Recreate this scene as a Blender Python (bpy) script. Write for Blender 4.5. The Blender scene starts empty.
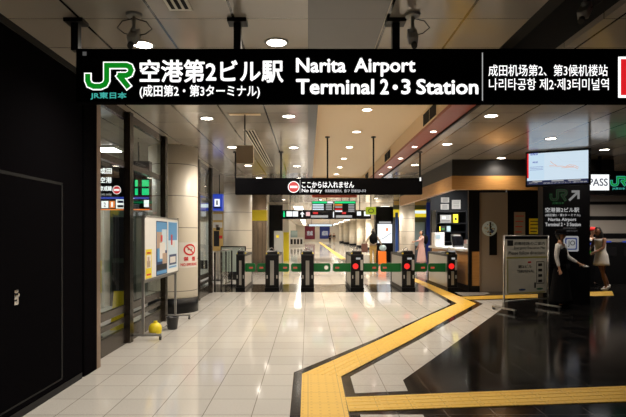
import bpy, bmesh, math, random
from mathutils import Vector, Matrix
random.seed(7)
PI = math.pi
SC = bpy.context.scene
COL = SC.collection
# ------------------------------------------------------------------ camera
F, CX, CY, EYE = 510.0, 308.0, 234.0, 1.5
cd = bpy.data.cameras.new('camera'); cam = bpy.data.objects.new('camera', cd); COL.objects.link(cam)
cam.location = (0, 0, EYE); cam.rotation_euler = (PI/2, 0, 0)
cd.sensor_width = 36; cd.lens = 36*F/626; cd.shift_x = (313-CX)/626; cd.shift_y = (CY-208.5)/626
cd.clip_end = 300; cd.clip_start = .05
SC.camera = cam
# ------------------------------------------------------------------ light
w = bpy.data.worlds.new('world'); SC.world = w; w.use_nodes = True
w.node_tree.nodes['Background'].inputs[0].default_value = (.02, .02, .02, 1)
w.node_tree.nodes['Background'].inputs[1].default_value = 0.3
SC.view_settings.view_transform = 'Standard'; SC.view_settings.look = 'None'
SC.view_settings.exposure = 0.0; SC.view_settings.gamma = 1
SPOT_W = 125.0          # each ceiling downlight
WARM = (1.0, .89, .76)
CEIL = 3.18

# ------------------------------------------------------------------ materials
def mat(name, col, rough=.5, metal=0, emit=None, es=0, spec=.5, coat=0):
    m = bpy.data.materials.new(name); m.use_nodes = True
    b = m.node_tree.nodes['Principled BSDF']
    b.inputs['Base Color'].default_value = (*col, 1); b.inputs['Roughness'].default_value = rough
    b.inputs['Metallic'].default_value = metal; b.inputs['Specular IOR Level'].default_value = spec
    b.inputs['Coat Weight'].default_value = coat
    if emit:
        b.inputs['Emission Color'].default_value = (*emit, 1); b.inputs['Emission Strength'].default_value = es
    return m
class NT:
    def __init__(s, m): s.t = m.node_tree; s.b = s.t.nodes['Principled BSDF']
    def n(s, typ, **k):
        x = s.t.nodes.new(typ)
        for a, v in k.items(): setattr(x, a, v)
        return x
    def l(s, a, b): s.t.links.new(a, b)
    def math(s, op, a, b=None):
        x = s.n('ShaderNodeMath', operation=op)
        for i, v in enumerate((a, b)):
            if v is None: continue
            if hasattr(v, 'is_linked'): s.l(v, x.inputs[i])
            else: x.inputs[i].default_value = v
        return x.outputs[0]
    def mix(s, f, a, b):
        x = s.n('ShaderNodeMix', data_type='RGBA')
        for i, v in ((0, f), (6, a), (7, b)):
            if hasattr(v, 'is_linked'): s.l(v, x.inputs[i])
            elif i == 0: x.inputs[0].default_value = v
            else: x.inputs[i].default_value = (*v, 1)
        return x.outputs[2]
def joints(n, axis, size, phase, width):
    geo = n.n('ShaderNodeNewGeometry'); sx = n.n('ShaderNodeSeparateXYZ'); n.l(geo.outputs['Position'], sx.inputs[0])
    v = n.math('DIVIDE', n.math('SUBTRACT', sx.outputs[axis], phase), size)
    f = n.math('FRACT', n.math('ADD', v, 200.5))
    d = n.math('ABSOLUTE', n.math('SUBTRACT', f, .5))
    return n.math('LESS_THAN', d, width/size/2), n.math('FLOOR', n.math('ADD', v, 200.0))
def tiled(name, base, base2, grout, sx, sy, px, py, gw, rough, speck=0, axes=(0, 1), gwy=None, var=.5, bump=0, spec=.5):
    m = mat(name, base, rough, spec=spec); n = NT(m)
    jx, cx = joints(n, axes[0], sx, px, gw); jy, cy = joints(n, axes[1], sy, py, gwy or gw)
    j = n.math('MAXIMUM', jx, jy)
    cmb = n.n('ShaderNodeCombineXYZ'); n.l(cx, cmb.inputs[0]); n.l(cy, cmb.inputs[1])
    wn = n.n('ShaderNodeTexWhiteNoise', noise_dimensions='3D'); n.l(cmb.outputs[0], wn.inputs['Vector'])
    c = n.mix(n.math('MULTIPLY', wn.outputs['Value'], var), base, base2)
    if speck:
        geo = n.n('ShaderNodeNewGeometry')
        no = n.n('ShaderNodeTexNoise'); no.inputs['Scale'].default_value = 90; no.inputs['Detail'].default_value = 3
        n.l(geo.outputs['Position'], no.inputs['Vector'])
        c = n.mix(n.math('MULTIPLY', n.math('SUBTRACT', no.outputs['Fac'], .35), speck), c, (base[0]*.45, base[1]*.45, base[2]*.45))
    c = n.mix(j, c, grout)
    n.l(c, n.b.inputs['Base Color'])
    return m
M = {}
T = .405
M['white_tile'] = tiled('white granite tile', (.64, .625, .59), (.53, .515, .485), (.24, .22, .19), T, T, -.061, 4.23, .007, .07, speck=.9, spec=.33)
M['black_tile'] = tiled('black granite tile', (.003, .003, .0035), (.010, .0095, .009), (.085, .075, .07), T, T, -.061, 4.23, .007, .12, var=.8, spec=.28)
M['ceil'] = tiled('glossy ceiling panel', (.40, .36, .31), (.34, .305, .265), (.02, .018, .015), .6, .62, .02, 7.08, .022, .13, gwy=.008, var=.7, spec=.45)
M['ceil_dark'] = tiled('dark grey ceiling panel', (.055, .053, .05), (.05, .047, .045), (.01, .01, .01), .6, .62, .0, 7.08, .012, .3, gwy=.01, var=.5)
M['ceil_far'] = tiled('cream corridor ceiling', (.62, .55, .45), (.55, .49, .40), (.2, .17, .13), .6, .62, .02, 7.08, .02, .25, gwy=.008, var=.6)
M['cream'] = mat('cream plaster', (.80, .64, .43), .55)
M['red_band'] = mat('red band', (.33, .055, .03), .35)
M['black'] = mat('black satin', (.005, .005, .006), .4, spec=.2)
M['sign_black'] = mat('sign black', (.003, .003, .0035), .9, spec=.0)
M['blackmat'] = mat('black matt', (.008, .008, .009), .8)
M['dark_wall'] = mat('black lacquered panel', (.0045, .0042, .005), .4, spec=.0)
M['groove'] = mat('groove black', (.001, .001, .001), .9)
M['bronze'] = mat('bronze steel', (.085, .07, .058), .24, metal=.85)
M['steel'] = mat('brushed steel', (.42, .41, .39), .3, metal=.9)
M['tansteel'] = mat('tan steel', (.30, .22, .16), .35, metal=.5)
M['grey_metal'] = mat('grey metal', (.32, .32, .31), .4, metal=.6)
M['chrome'] = mat('chrome', (.7, .7, .7), .12, metal=1)
def column_mat(name, col):
    m = tiled(name, col, (col[0]*.92, col[1]*.91, col[2]*.9), (.22, .18, .13), 50, .60, 17.3, 0.42, .001, .42, axes=(0, 2), gwy=.012, var=.5)
    return m
M['column'] = column_mat('cream column panel', (.84, .78, .66))
M['pale_wall'] = mat('pale wall', (.72, .67, .58), .4)
M['beige_wall'] = mat('beige wall panel', (.30, .25, .20), .5)
M['wood'] = mat('oak veneer', (.50, .25, .08), .4)
n = NT(M['wood']); geo = n.n('ShaderNodeNewGeometry'); mp = n.n('ShaderNodeMapping'); mp.inputs['Scale'].default_value = (1.5, 1.5, 22)
no = n.n('ShaderNodeTexNoise'); no.inputs['Scale'].default_value = 2.5; no.inputs['Detail'].default_value = 5
n.l(geo.outputs['Position'], mp.inputs[0]); n.l(mp.outputs[0], no.inputs['Vector'])
n.l(n.mix(no.outputs['Fac'], (.62, .33, .11), (.36, .165, .045)), n.b.inputs['Base Color'])
n = NT(M['dark_wall']); geo = n.n('ShaderNodeNewGeometry'); no = n.n('ShaderNodeTexNoise'); no.inputs['Scale'].default_value = 3
n.l(geo.outputs['Position'], no.inputs['Vector']); n.l(n.math('ADD', n.math('MULTIPLY', no.outputs['Fac'], .15), .15), n.b.inputs['Roughness'])
M['yellow_tile'] = mat('yellow tactile tile', (.80, .50, .07), .45)
n = NT(M['yellow_tile'])
jx, _ = joints(n, 0, .30, 0, .006); jy, _ = joints(n, 1, .30, 0, .006)
rib, _ = joints(n, 0, .075, .03, .018); rib2, _ = joints(n, 1, .075, .03, .018)
c = n.mix(n.math('MULTIPLY', rib, rib2), (.80, .50, .07), (.62, .36, .04)); c = n.mix(n.math('MAXIMUM', jx, jy), c, (.48, .28, .05)); n.l(c, n.b.inputs['Base Color'])
M['yellow_bar'] = mat('yellow bar', (.84, .53, .08), .4)
M['yellow'] = mat('yellow plastic', (.85, .68, .02), .4)
M['green'] = mat('green flap', (.0, .11, .022), .35)
M['white'] = mat('white', (.8, .8, .78), .5)
M['paper'] = mat('paper', (.75, .73, .68), .7)
M['rubber'] = mat('rubber', (.02, .02, .02), .7)
M['glassgrey'] = mat('dark screen', (.01, .01, .012), .1)
M['maroon'] = mat('maroon poster', (.13, .006, .02), .5, emit=(.3, .01, .04), es=.08)
M['blueposter'] = mat('blue poster', (.008, .02, .15), .5, emit=(.01, .04, .35), es=.08)
def emi(name, col, s): 
    m = mat(name, (.02, .02, .02), .5, emit=col, es=s); return m
M['e_white'] = emi('lit white lettering', (1, .99, .98), 1.25)
M['e_dim'] = emi('dim lit lettering', (.8, .8, .8), .5)
M['e_mid'] = emi('mid lit lettering', (.9, .9, .95), .65)
M['e_arrow'] = emi('dim grey arrow', (.8, .8, .8), .22)
M['e_dimmer'] = emi('dimmer lettering', (.7, .7, .7), .10)
M['e_blue_white'] = emi('lit pale blue panel', (.80, .92, 1), 1.0)
M['e_panel'] = emi('lit white panel', (.95, .98, 1), 1.1)
M['e_green'] = emi('lit green', (.0, .225, .008), 1.0)
M['e_teal'] = emi('lit teal', (.05, .42, .36), 1.0)
M['e_greendim'] = emi('dim green', (.0, .1, .02), .5)
M['e_led_green'] = emi('green led header', (.0, .75, .25), 1.0)
M['e_red'] = emi('lit red', (.72, .012, .018), 1.0)
M['e_redled'] = emi('red led', (.95, .008, .008), 1.0)
M['e_orange'] = emi('lit orange', (1, .25, .04), 1.0)
M['e_blue'] = emi('lit blue', (.02, .06, .5), .8)
M['e_navy'] = emi('navy ticker', (.02, .03, .10), .6)
M['e_yellow'] = emi('lit yellow', (.8, .62, .02), .9)
M['e_lamp'] = emi('lamp diffuser', WARM, 14)
M['e_tube'] = emi('added corridor strip diffuser', (1, .94, .82), 5)
M['e_tubewhite'] = emi('fluorescent diffuser', (1, 1, .97), 32)
M['navy'] = mat('navy print', (.01, .02, .12), .5)
M['redprint'] = mat('red print', (.6, .02, .02), .5)
M['blackprint'] = mat('black print', (.01, .01, .01), .6)
M['skin'] = mat('skin', (.50, .27, .17), .5)
M['skin_brown'] = mat('brown skin', (.22, .095, .05), .5)
M['hair'] = mat('black hair', (.008, .006, .006), .45)
M['cloth_black'] = mat('black cloth', (.004, .004, .005), .9, spec=.1)
M['cloth_white'] = mat('white cloth', (.72, .70, .68), .85)
M['cloth_cream'] = mat('cream cloth', (.70, .63, .52), .85)
M['cloth_pink'] = mat('pink cloth', (.50, .30, .27), .85)
M['cloth_beige'] = mat('beige cloth', (.42, .33, .24), .85)
M['cloth_khaki'] = mat('mustard cloth', (.62, .42, .14), .85)
M['cloth_brown'] = mat('brown bag cloth', (.16, .07, .05), .8)
M['cloth_lblue'] = mat('pale blue cloth', (.36, .48, .52), .85)
M['cloth_red'] = mat('red cloth', (.65, .02, .02), .8)
M['orange'] = mat('orange shell', (.95, .22, .02), .4)
M['grey_cab'] = mat('grey cabinet', (.36, .36, .33), .45)
M['dk_green'] = mat('dark green cabinet', (.03, .045, .035), .3)
M['greyplastic'] = mat('grey plastic', (.35, .34, .32), .5)
M['bucketgrey'] = mat('charcoal plastic', (.014, .015, .019), .4)
M['cover'] = mat('beige slat', (.42, .33, .23), .6)
def glass_mat():
    m = bpy.data.materials.new('clear glass'); m.use_nodes = True; t = m.node_tree; t.nodes.clear()
    o = t.nodes.new('ShaderNodeOutputMaterial'); mx = t.nodes.new('ShaderNodeMixShader'); fr = t.nodes.new('ShaderNodeFresnel')
    tr = t.nodes.new('ShaderNodeBsdfTransparent'); gl = t.nodes.new('ShaderNodeBsdfGlossy')
    tr.inputs[0].default_value = (.93, .97, .95, 1); gl.inputs['Roughness'].default_value = .02; fr.inputs[0].default_value = 1.45
    ge = t.nodes.new('ShaderNodeNewGeometry'); iv = t.nodes.new('ShaderNodeMath'); iv.operation = 'SUBTRACT'; iv.inputs[0].default_value = 1; t.links.new(ge.outputs['Backfacing'], iv.inputs[1]); ml = t.nodes.new('ShaderNodeMath'); ml.operation = 'MULTIPLY'; t.links.new(fr.outputs[0], ml.inputs[0]); t.links.new(iv.outputs[0], ml.inputs[1]); t.links.new(ml.outputs[0], mx.inputs[0]); t.links.new(tr.outputs[0], mx.inputs[1]); t.links.new(gl.outputs[0], mx.inputs[2]); t.links.new(mx.outputs[0], o.inputs[0])
    return m
M['glass'] = glass_mat()

# ------------------------------------------------------------------ mesh helpers
def box(bm, x0, x1, y0, y1, z0, z1, mi=0, bev=0):
    vs = [bm.verts.new(p) for p in ((x0,y0,z0),(x1,y0,z0),(x1,y1,z0),(x0,y1,z0),(x0,y0,z1),(x1,y0,z1),(x1,y1,z1),(x0,y1,z1))]
    fs = [bm.faces.new([vs[i] for i in q]) for q in ((0,3,2,1),(4,5,6,7),(0,1,5,4),(1,2,6,5),(2,3,7,6),(3,0,4,7))]
    for f in fs: f.material_index = mi
    if bev:
        es = list({e for f in fs for e in f.edges})
        r = bmesh.ops.bevel(bm, geom=es, offset=bev, segments=2, affect='EDGES', profile=.6)
        for f in r['faces']: f.material_index = mi
    return bm
def tube(bm, pts, r, seg=10, mi=0, r1=None):
    pts = [Vector(p) for p in pts]; rings = []
    N = len(pts); up = None
    for i, p in enumerate(pts):
        d = (pts[min(i+1, N-1)] - pts[max(i-1, 0)]).normalized()
        if up is None: up = d.orthogonal().normalized()
        up = (up - d*up.dot(d)).normalized(); sd = d.cross(up)
        rr = r if r1 is None else r + (r1-r)*i/(N-1)
        rings.append([bm.verts.new(p + (up*math.cos(a) + sd*math.sin(a))*rr) for a in (2*PI*k/seg for k in range(seg))])
    for a, b in zip(rings, rings[1:]):
        for k in range(seg):
            f = bm.faces.new((a[k], a[(k+1) % seg], b[(k+1) % seg], b[k])); f.smooth = True; f.material_index = mi
    for rg in (rings[0][::-1], rings[-1]):
        f = bm.faces.new(rg); f.material_index = mi
    return bm
def lathe(bm, prof, c=(0, 0, 0), seg=32, mi=0, sx=1, sy=1, smooth=True, cap=True):
    rings = []
    for r, z in prof:
        rings.append([bm.verts.new((c[0]+r*sx*math.cos(2*PI*k/seg), c[1]+r*sy*math.sin(2*PI*k/seg), c[2]+z)) for k in range(seg)])
    for a, b in zip(rings, rings[1:]):
        for k in range(seg):
            f = bm.faces.new((a[k], a[(k+1) % seg], b[(k+1) % seg], b[k])); f.smooth = smooth; f.material_index = mi
    for rg in ((rings[0][::-1], rings[-1]) if cap else ()):
        f = bm.faces.new(rg); f.material_index = mi
    return bm
def prism(bm, poly, z0, z1, mi=0):
    a = [bm.verts.new((x, y, z0)) for x, y in poly]; b = [bm.verts.new((x, y, z1)) for x, y in poly]
    fs = [bm.faces.new(a[::-1]), bm.faces.new(b)]
    for i in range(len(poly)):
        j = (i+1) % len(poly); fs.append(bm.faces.new((a[i], a[j], b[j], b[i])))
    for f in fs: f.material_index = mi
    bmesh.ops.recalc_face_normals(bm, faces=fs)
    return bm
def prismY(bm, poly, y0, y1, mi=0):     # poly in x,z extruded along y
    a = [bm.verts.new((x, y0, z)) for x, z in poly]; b = [bm.verts.new((x, y1, z)) for x, z in poly]
    fs = [bm.faces.new(a), bm.faces.new(b[::-1])]
    for i in range(len(poly)):
        j = (i+1) % len(poly); fs.append(bm.faces.new((a[i], b[i], b[j], a[j])))
    for f in fs: f.material_index = mi
    bmesh.ops.recalc_face_normals(bm, faces=fs)
    return bm
def ball(bm, c, r, seg=16, mi=0):
    if not isinstance(r, (tuple, list)): r = (r, r, r)
    res = bmesh.ops.create_uvsphere(bm, u_segments=seg, v_segments=max(6, seg*2//3), radius=1, matrix=Matrix.Translation(c) @ Matrix.Diagonal((*r, 1)))
    for v in res['verts']:
        for f in v.link_faces: f.smooth = True; f.material_index = mi
    return bm
def NB(): return bmesh.new()
def obj(name, bm, mats, parent=None, loc=None, rotz=None):
    me = bpy.data.meshes.new(name); bm.to_mesh(me); bm.free()
    for m in (mats if isinstance(mats, (list, tuple)) else [mats]): me.materials.append(M[m] if isinstance(m, str) else m)
    o = bpy.data.objects.new(name, me); COL.objects.link(o)
    if parent: o.parent = parent
    if loc: o.location = loc
    if rotz: o.rotation_euler = (0, 0, rotz)
    return o
def thing(name, label, cat, loc=(0, 0, 0), rotz=0, group=None):
    o = bpy.data.objects.new(name, None); COL.objects.link(o); o.empty_display_size = .1
    o.location = loc; o.rotation_euler = (0, 0, rotz); o['label'] = label; o['category'] = cat
    if group: o['group'] = group
    return o
def tag(o, label, cat, group=None):
    o['label'] = label; o['category'] = cat
    if group: o['group'] = group
    return o
def struct(name, bm, m, parent=None, **k):
    o = obj(name, bm, m, parent, **k)
    if not parent: o['kind'] = 'structure'
    return o
def dup(root, loc, label=None, group=None, rotz=None):
    r = root.copy(); COL.objects.link(r); r.location = loc
    if rotz is not None: r.rotation_euler = (0, 0, rotz)
    if label: r['label'] = label
    if group: r['group'] = group
    for ch in list(root.children):
        c = ch.copy(); COL.objects.link(c); c.parent = r
        for g in list(ch.children):
            d = g.copy(); COL.objects.link(d); d.parent = c
    return r
def GP(px, py):                      # floor point seen at a pixel
    Y = F*EYE/(py-CY); return ((px-CX)*Y/F, Y)
def XZ(px, py, Y): return ((px-CX)*Y/F, EYE-(py-CY)*Y/F)

# text: glyph outlines laid into a box on a plane. frame = (origin, right, up) vectors
_tc = {}
WEIGHT = {}
def glyphs(s, bold):
    if (s, bold) not in _tc:
        cu = bpy.data.curves.new('t', 'FONT'); cu.body = s; cu.offset = bold; cu.resolution_u = 3
        o = bpy.data.objects.new('t', cu); COL.objects.link(o); bpy.context.view_layer.update()
        me = bpy.data.meshes.new_from_object(o)
        vs = [tuple(v.co) for v in me.vertices]; fs = [tuple(p.vertices) for p in me.polygons]
        bpy.data.objects.remove(o); bpy.data.curves.remove(cu); bpy.data.meshes.remove(me)
        _tc[(s, bold)] = (vs, fs)
    return _tc[(s, bold)]
def text(bm, s, u0, u1, v0, v1, y=0, bold=.02, mi=0, th=.002):
    """fit string s into x u0..u1, z v0..v1 on the plane y, facing -y"""
    vs, fs = glyphs(s, 0)
    ax, bx = min(v[0] for v in vs), max(v[0] for v in vs); ay, by = min(v[1] for v in vs), max(v[1] for v in vs)
    fx = lambda v: (u0+(v[0]-ax)/(bx-ax)*(u1-u0), v0+(v[1]-ay)/(by-ay)*(v1-v0))
    e = .0 if abs(v1-v0) < .02 else WEIGHT.get(bold, bold)*abs(v1-v0)/(by-ay)*.55; ex = e*.9
    u0, u1, v0, v1 = u0+ex, u1-ex, v0+e, v1-e
    offs = [(0, 0)] if e == 0 else [(0, 0), (ex, 0), (-ex, 0), (0, e), (0, -e), (ex*.7, e*.7), (-ex*.7, e*.7), (ex*.7, -e*.7), (-ex*.7, -e*.7)]
    for k, (ox, oz) in enumerate(offs):
        vv = [bm.verts.new((fx(v)[0]+ox, y-th-.00002*k, fx(v)[1]+oz)) for v in vs]
        for f in fs:
            try: bm.faces.new([vv[i] for i in f]).material_index = mi
            except ValueError: pass
    return bm
def strip(bm, pts, wd, y, mi=0, closed=False):     # thick flat polyline in x,z facing -y
    P = [Vector(p) for p in pts]; N = len(P); L = []; R = []
    for i in range(N):
        a = P[i-1] if (i or closed) else None; b = P[(i+1) % N] if (i < N-1 or closed) else None
        d1 = (P[i]-a).normalized() if a is not None else None; d2 = (b-P[i]).normalized() if b is not None else None
        if d1 is None: d1 = d2
        if d2 is None: d2 = d1
        t = (d1+d2); t = t.normalized() if t.length > 1e-6 else d1
        nrm = Vector((-t.y, t.x)); k = max(.5, abs(nrm.dot(Vector((-d1.y, d1.x)))))
        o = nrm*(wd/2/k); L.append(P[i]+o); R.append(P[i]-o)
    l = [bm.verts.new((v.x, y, v.y)) for v in L]; r = [bm.verts.new((v.x, y, v.y)) for v in R]
    for i in range(N if closed else N-1):
        j = (i+1) % N; bm.faces.new((l[i], l[j], r[j], r[i])).material_index = mi
    return bm
def rect(bm, x0, x1, z0, z1, y, mi=0):
    f = bm.faces.new([bm.verts.new(p) for p in ((x0, y, z0), (x1, y, z0), (x1, y, z1), (x0, y, z1))]); f.material_index = mi; return bm
def disc(bm, cx, cz, r, y, mi=0, seg=28, r2=None):
    r2 = r2 or r
    f = bm.faces.new([bm.verts.new((cx+r*math.cos(2*PI*k/seg), y, cz+r2*math.sin(2*PI*k/seg))) for k in range(seg)]); f.material_index = mi; return bm
def jr_logo(x0, x1, z0, z1, y, parent, m_in, m_out, name='emblem', inner=5.2, outer=7.6):
    J = [(6.6,19.8),(6.6,26.5),(8.2,30.4),(12.4,32.3),(19,32.3),(23.3,30.4),(25.2,26.6),(25.2,11.4),(44.5,11.4),(47.8,12.8),(49.2,16.2),(47.8,19.8),(44.5,21.4),(36,21.4)]
    K = [(36.5,20.4),(47,33.5)]
    xa, xb, za, zb = 2.8, 51.6, 7.6, 36.1
    f = lambda p: (x0+(p[0]-xa)/(xb-xa)*(x1-x0), z1-(p[1]-za)/(zb-za)*(z1-z0))
    s = (x1-x0)/(xb-xa)
    ext = lambda P, e: [tuple(Vector(P[0])-(Vector(P[1])-Vector(P[0])).normalized()*e)] + P[1:-1] + [tuple(Vector(P[-1])+(Vector(P[-1])-Vector(P[-2])).normalized()*e)]
    bm = NB(); strip(bm, [f(p) for p in ext(J, 1.2)], outer*s, y); strip(bm, [f(p) for p in ext(K, 1.2)], outer*s, y-.0008)
    o = obj(name+'_outline', bm, m_out, parent)
    bm = NB(); strip(bm, [f(p) for p in J], inner*s, y-.003); strip(bm, [f(p) for p in K], inner*s, y-.0034)
    obj(name, bm, m_in, parent)

# ================================================================== SETTING
# floor ------------------------------------------------------------
bm = NB(); box(bm, -9, 12, -4, 100, -.12, 0, 0)
def poly(pts, z, mi):
    f = bm.faces.new([bm.verts.new((x, y, z)) for x, y in pts]); f.normal_update()
    if f.normal.z < 0: f.normal_flip()
    f.material_index = mi
poly([(-9+4.0, 13.14), (12, 13.14), (12, 15.2), (-5.0, 15.2)], .0015, 1)        # dark threshold under the gates
far = GP(414.6, 281)
poly([(-.15, -4), (-.15, 4.18), GP(293.8, 372.6), GP(373, 340), GP(450.8, 304.2), GP(413, 281), GP(418, 276.5), GP(463, 296), GP(484, 295), (4.6, 12.9), (4.6, 13.14), (12, 13.14), (12, -4)], .0025, 1)
poly([GP(350.3, 377), GP(419, 340), GP(483, 304), GP(474, 300.6), GP(503, 299.8), GP(502, 309), GP(459.5, 340), GP(450, 347), GP(403, 380.5), GP(407.8, 391.3), GP(355, 393.7)], .0045, 0)
poly([GP(360, 415), GP(423, 415), (.9, 2.5), (.42, 2.5)], .0045, 0)
floor = struct('floor', bm, ['white_tile', 'black_tile'])
# tactile paving
def paving(name, pts, label):
    b = NB(); prism(b, pts, .0, .009); return tag(obj(name, b, 'yellow_tile'), label, 'tactile paving')
p1 = thing('tactile_path', 'yellow tactile path zigzagging from the near edge towards the staffed counter', 'tactile paving')
b = NB(); prism(b, [(-.05, -3.5), GP(302, 374.5)[:2], GP(341, 377), (.336, 4.2), (.336, -3.5)], 0, .009); obj('warning_block', b, 'yellow_tile', p1)
b = NB(); prism(b, [GP(302.3, 374.5), GP(380.4, 340), GP(424.6, 318), GP(457, 303.6), GP(415, 281.6), (3.0, 18), (3.35, 18), GP(415, 278.2), GP(460.3, 297), GP(476, 303.8), GP(450, 318), GP(411.5, 340), GP(341, 377)], 0, .0088); obj('guide_block', b, 'yellow_tile', p1)
b = NB()
A0, A1 = [Vector(GP(*p)).to_3d() for p in ((302.3, 374.5), (341, 377))]; B0, B1 = [Vector(GP(*p)).to_3d() for p in ((457, 303.6), (476, 303.8))]
up = Vector((0, 0, .010))
def ribs(b, A0, A1, B0, B1, n=4, wd=.022):
    for k in range(n):
        t = (k+.5)/n; s = A0.lerp(A1, t); e = B0.lerp(B1, t)
        d = (e-s); L = d.length; d.normalize(); sd = Vector((-d.y, d.x, 0))*wd/2
        q = 0
        while q < L-.3:
            s0 = s+d*(q+.012); s1 = s+d*(q+.288); q += .30
            vs = [b.verts.new(v) for v in (s0-sd+up*.85, s1-sd+up*.85, s1+sd+up*.85, s0+sd+up*.85, s0-sd*.6+up*1.3, s1-sd*.6+up*1.3, s1+sd*.6+up*1.3, s0+sd*.6+up*1.3)]
            for f in ((4,5,6,7),(0,1,5,4),(1,2,6,5),(2,3,7,6),(3,0,4,7)): b.faces.new([vs[i] for i in f])
ribs(b, A0, A1, B0, B1, 5)
ribs(b, Vector(GP(415, 281.6)).to_3d(), Vector(GP(415, 278.2)).to_3d(), Vector(GP(457, 303.6)).to_3d(), Vector(GP(461, 297.4)).to_3d(), 4)
obj('raised_bar', b, 'yellow_bar', p1)
p2 = thing('tactile_path', 'yellow tactile branch running across the black floor to the near right', 'tactile paving')
b = NB(); E0, E1 = Vector(GP(626, 386.7)), Vector(GP(626, 402.2)); S0, S1 = Vector(GP(345.5, 398)), Vector(GP(349, 412))
d = (E0-S0).normalized(); F0 = E0+d*4; F1 = E1+d*4
prism(b, [tuple(S0), tuple(E0), tuple(F0), tuple(F1), tuple(E1), tuple(S1)], 0, .0092); obj('guide_block', b, 'yellow_tile', p2)
b = NB(); ribs(b, S0.to_3d(), S1.to_3d(), F0.to_3d(), F1.to_3d(), 4); obj('raised_bar', b, 'yellow_bar', p2)
p3 = thing('tactile_path', 'narrow yellow tactile branch passing in front of the beige door behind the map stand', 'tactile paving')
b = NB(); prism(b, [GP(460.3, 297), GP(510, 295.2), GP(612, 291.3), GP(614, 295.8), GP(510, 298.6), GP(469.6, 299.8)], 0, .009); obj('guide_block', b, 'yellow_tile', p3)
b = NB(); ribs(b, Vector(GP(470, 299.5)).to_3d(), Vector(GP(464, 297)).to_3d(), Vector(GP(612, 295.7)).to_3d(), Vector(GP(612, 291.5)).to_3d(), 4); obj('raised_bar', b, 'yellow_bar', p3)
p4 = thing('tactile_path', 'long straight yellow tactile line running down the far corridor', 'tactile paving')
b = NB(); prism(b, [(1.95, 30), (2.28, 30), (2.28, 92), (1.95, 92)], 0, .009); obj('guide_block', b, 'yellow_tile', p4)
b = NB(); ribs(b, Vector((1.95, 30, 0)), Vector((2.28, 30, 0)), Vector((1.95, 92, 0)), Vector((2.28, 92, 0)), 4); obj('raised_bar', b, 'yellow_bar', p4)

# ceiling ----------------------------------------------------------
bm = NB()
def cs(x0, x1, y0, y1, mi=0, z=CEIL): box(bm, x0, x1, y0, y1, z, z+.05, mi)
cs(-9, 0, -4, 18); cs(0, .6, -4, 6, 1); cs(.6, 1.73, -4, 6); cs(2.31, 12, -4, 6); cs(1.73, 2.31, -4, 6, 3, 3.6)
cs(0, .13, 6, 18, 1); cs(1.88, 2.2, 6, 18, 4, CEIL-.002); cs(2.2, 12, 6, 18); cs(-9, 12, 18, 27); cs(-9, 12, 27, 100, 5)
box(bm, 1.69, 1.73, -4, 6, CEIL+.05, 3.6, 3); box(bm, 2.31, 2.35, -4, 6, CEIL+.05, 3.6, 3); box(bm, 1.73, 2.31, 5.9, 6.0, CEIL, 3.6, 3)
cs(.09, 1.92, 6.0, 18, 2, 3.49)                                        # raised cream bay
box(bm, .09, .13, 6.04, 18, CEIL+.05, 3.49, 2); box(bm, 1.88, 1.92, 6.04, 18, CEIL+.05, 3.49, 2)
box(bm, .13, 1.88, 6.0, 6.04, CEIL, 3.49, 2); box(bm, .13, 1.88, 17.96, 18, CEIL, 3.49, 2)
ceiling = struct('ceiling', bm, ['ceil', 'ceil_dark', 'cream', 'blackmat', 'red_band', 'ceil_far'])
# thin dark trim under the red band edge
bm = NB(); box(bm, 2.185, 2.215, 6, 18, CEIL-.03, CEIL-.0025); struct('trim_1', bm, 'blackmat')

# left lacquered wall ----------------------------------------------
bm = NB(); box(bm, -2.75, -2.35, -4, 5.30, 0, CEIL); box(bm, -2.75, -2.37, 5.30, 5.35, 0, CEIL); box(bm, -2.75, -2.345, 5.35, 5.66, 0, CEIL)
struct('wall_left', bm, 'dark_wall')
bm = NB(); box(bm, -2.75, -2.342, 5.66, 5.76, 0, CEIL); struct('trim_2', bm, 'tansteel')
bm = NB(); box(bm, -2.37, -2.338, -3.9, 5.29, CEIL-.06, CEIL-.001); struct('trim_3', bm, 'blackmat')
bm = NB()
for a in ((-2.3505, -2.3485, 3.72, 3.735, .12, 1.98), (-2.3505, -2.3485, 4.86, 4.885, .12, 1.98), (-2.3505, -2.3485, 3.72, 4.885, 1.965, 1.99), (-2.3505, -2.3485, 3.72, 4.885, .11, .125)): box(bm, *a)
door = struct('door_1', bm, 'groove')
bm = NB(); box(bm, -2.349, -2.343, 4.07, 4.13, .93, 1.05, bev=.002); tube(bm, [(-2.343, 4.10, 1.01), (-2.325, 4.10, 1.01)], .014); tube(bm, [(-2.343, 4.10, .965), (-2.333, 4.10, .965)], .01)
obj('door_handle', bm, 'chrome', door)
struct('baseboard_left', box(NB(), -2.40, -2.346, -3.9, 5.3, 0, .06), 'blackmat')

# left glazed screen ------------------------------------------------
GX = -2.52
def glazed(idx, y0, y1, extra=()):
    bm = NB()
    box(bm, GX-.03, GX+.03, y0, y1, 3.07, CEIL)            # head
    box(bm, GX-.025, GX+.035, y0, y1, 2.41, 2.49)          # transom
    box(bm, GX-.02, GX+.03, y0, y1, .43, .53); box(bm, GX-.02, GX+.03, y0, y1, .30, .36)
    box(bm, GX-.03, GX+.03, y0, y1, 0, .21)
    fr = struct('window_%d' % idx, bm, 'bronze')
    for (a, b_) in ((.53, 2.41), (2.49, 3.07), (.21, .30)):
        obj('pane', box(NB(), GX-.004, GX+.004, y0, y1, a, b_), 'glass', fr)
    return fr
glazed(1, 5.76, 7.0); glazed(2, 7.12, 8.74); glazed(3, 10.5, 11.45); glazed(4, 11.58, 12.95)
bm = NB()
for y in (7.0, 8.74, 11.45, 12.95):
    box(bm, GX-.01, GX+.08, y, y+.055, 0, CEIL); box(bm, GX-.01, GX+.055, y+.055, y+.075, 0, CEIL); box(bm, GX-.01, GX+.08, y+.075, y+.13, 0, CEIL)
struct('trim_4', bm, 'bronze')

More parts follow.
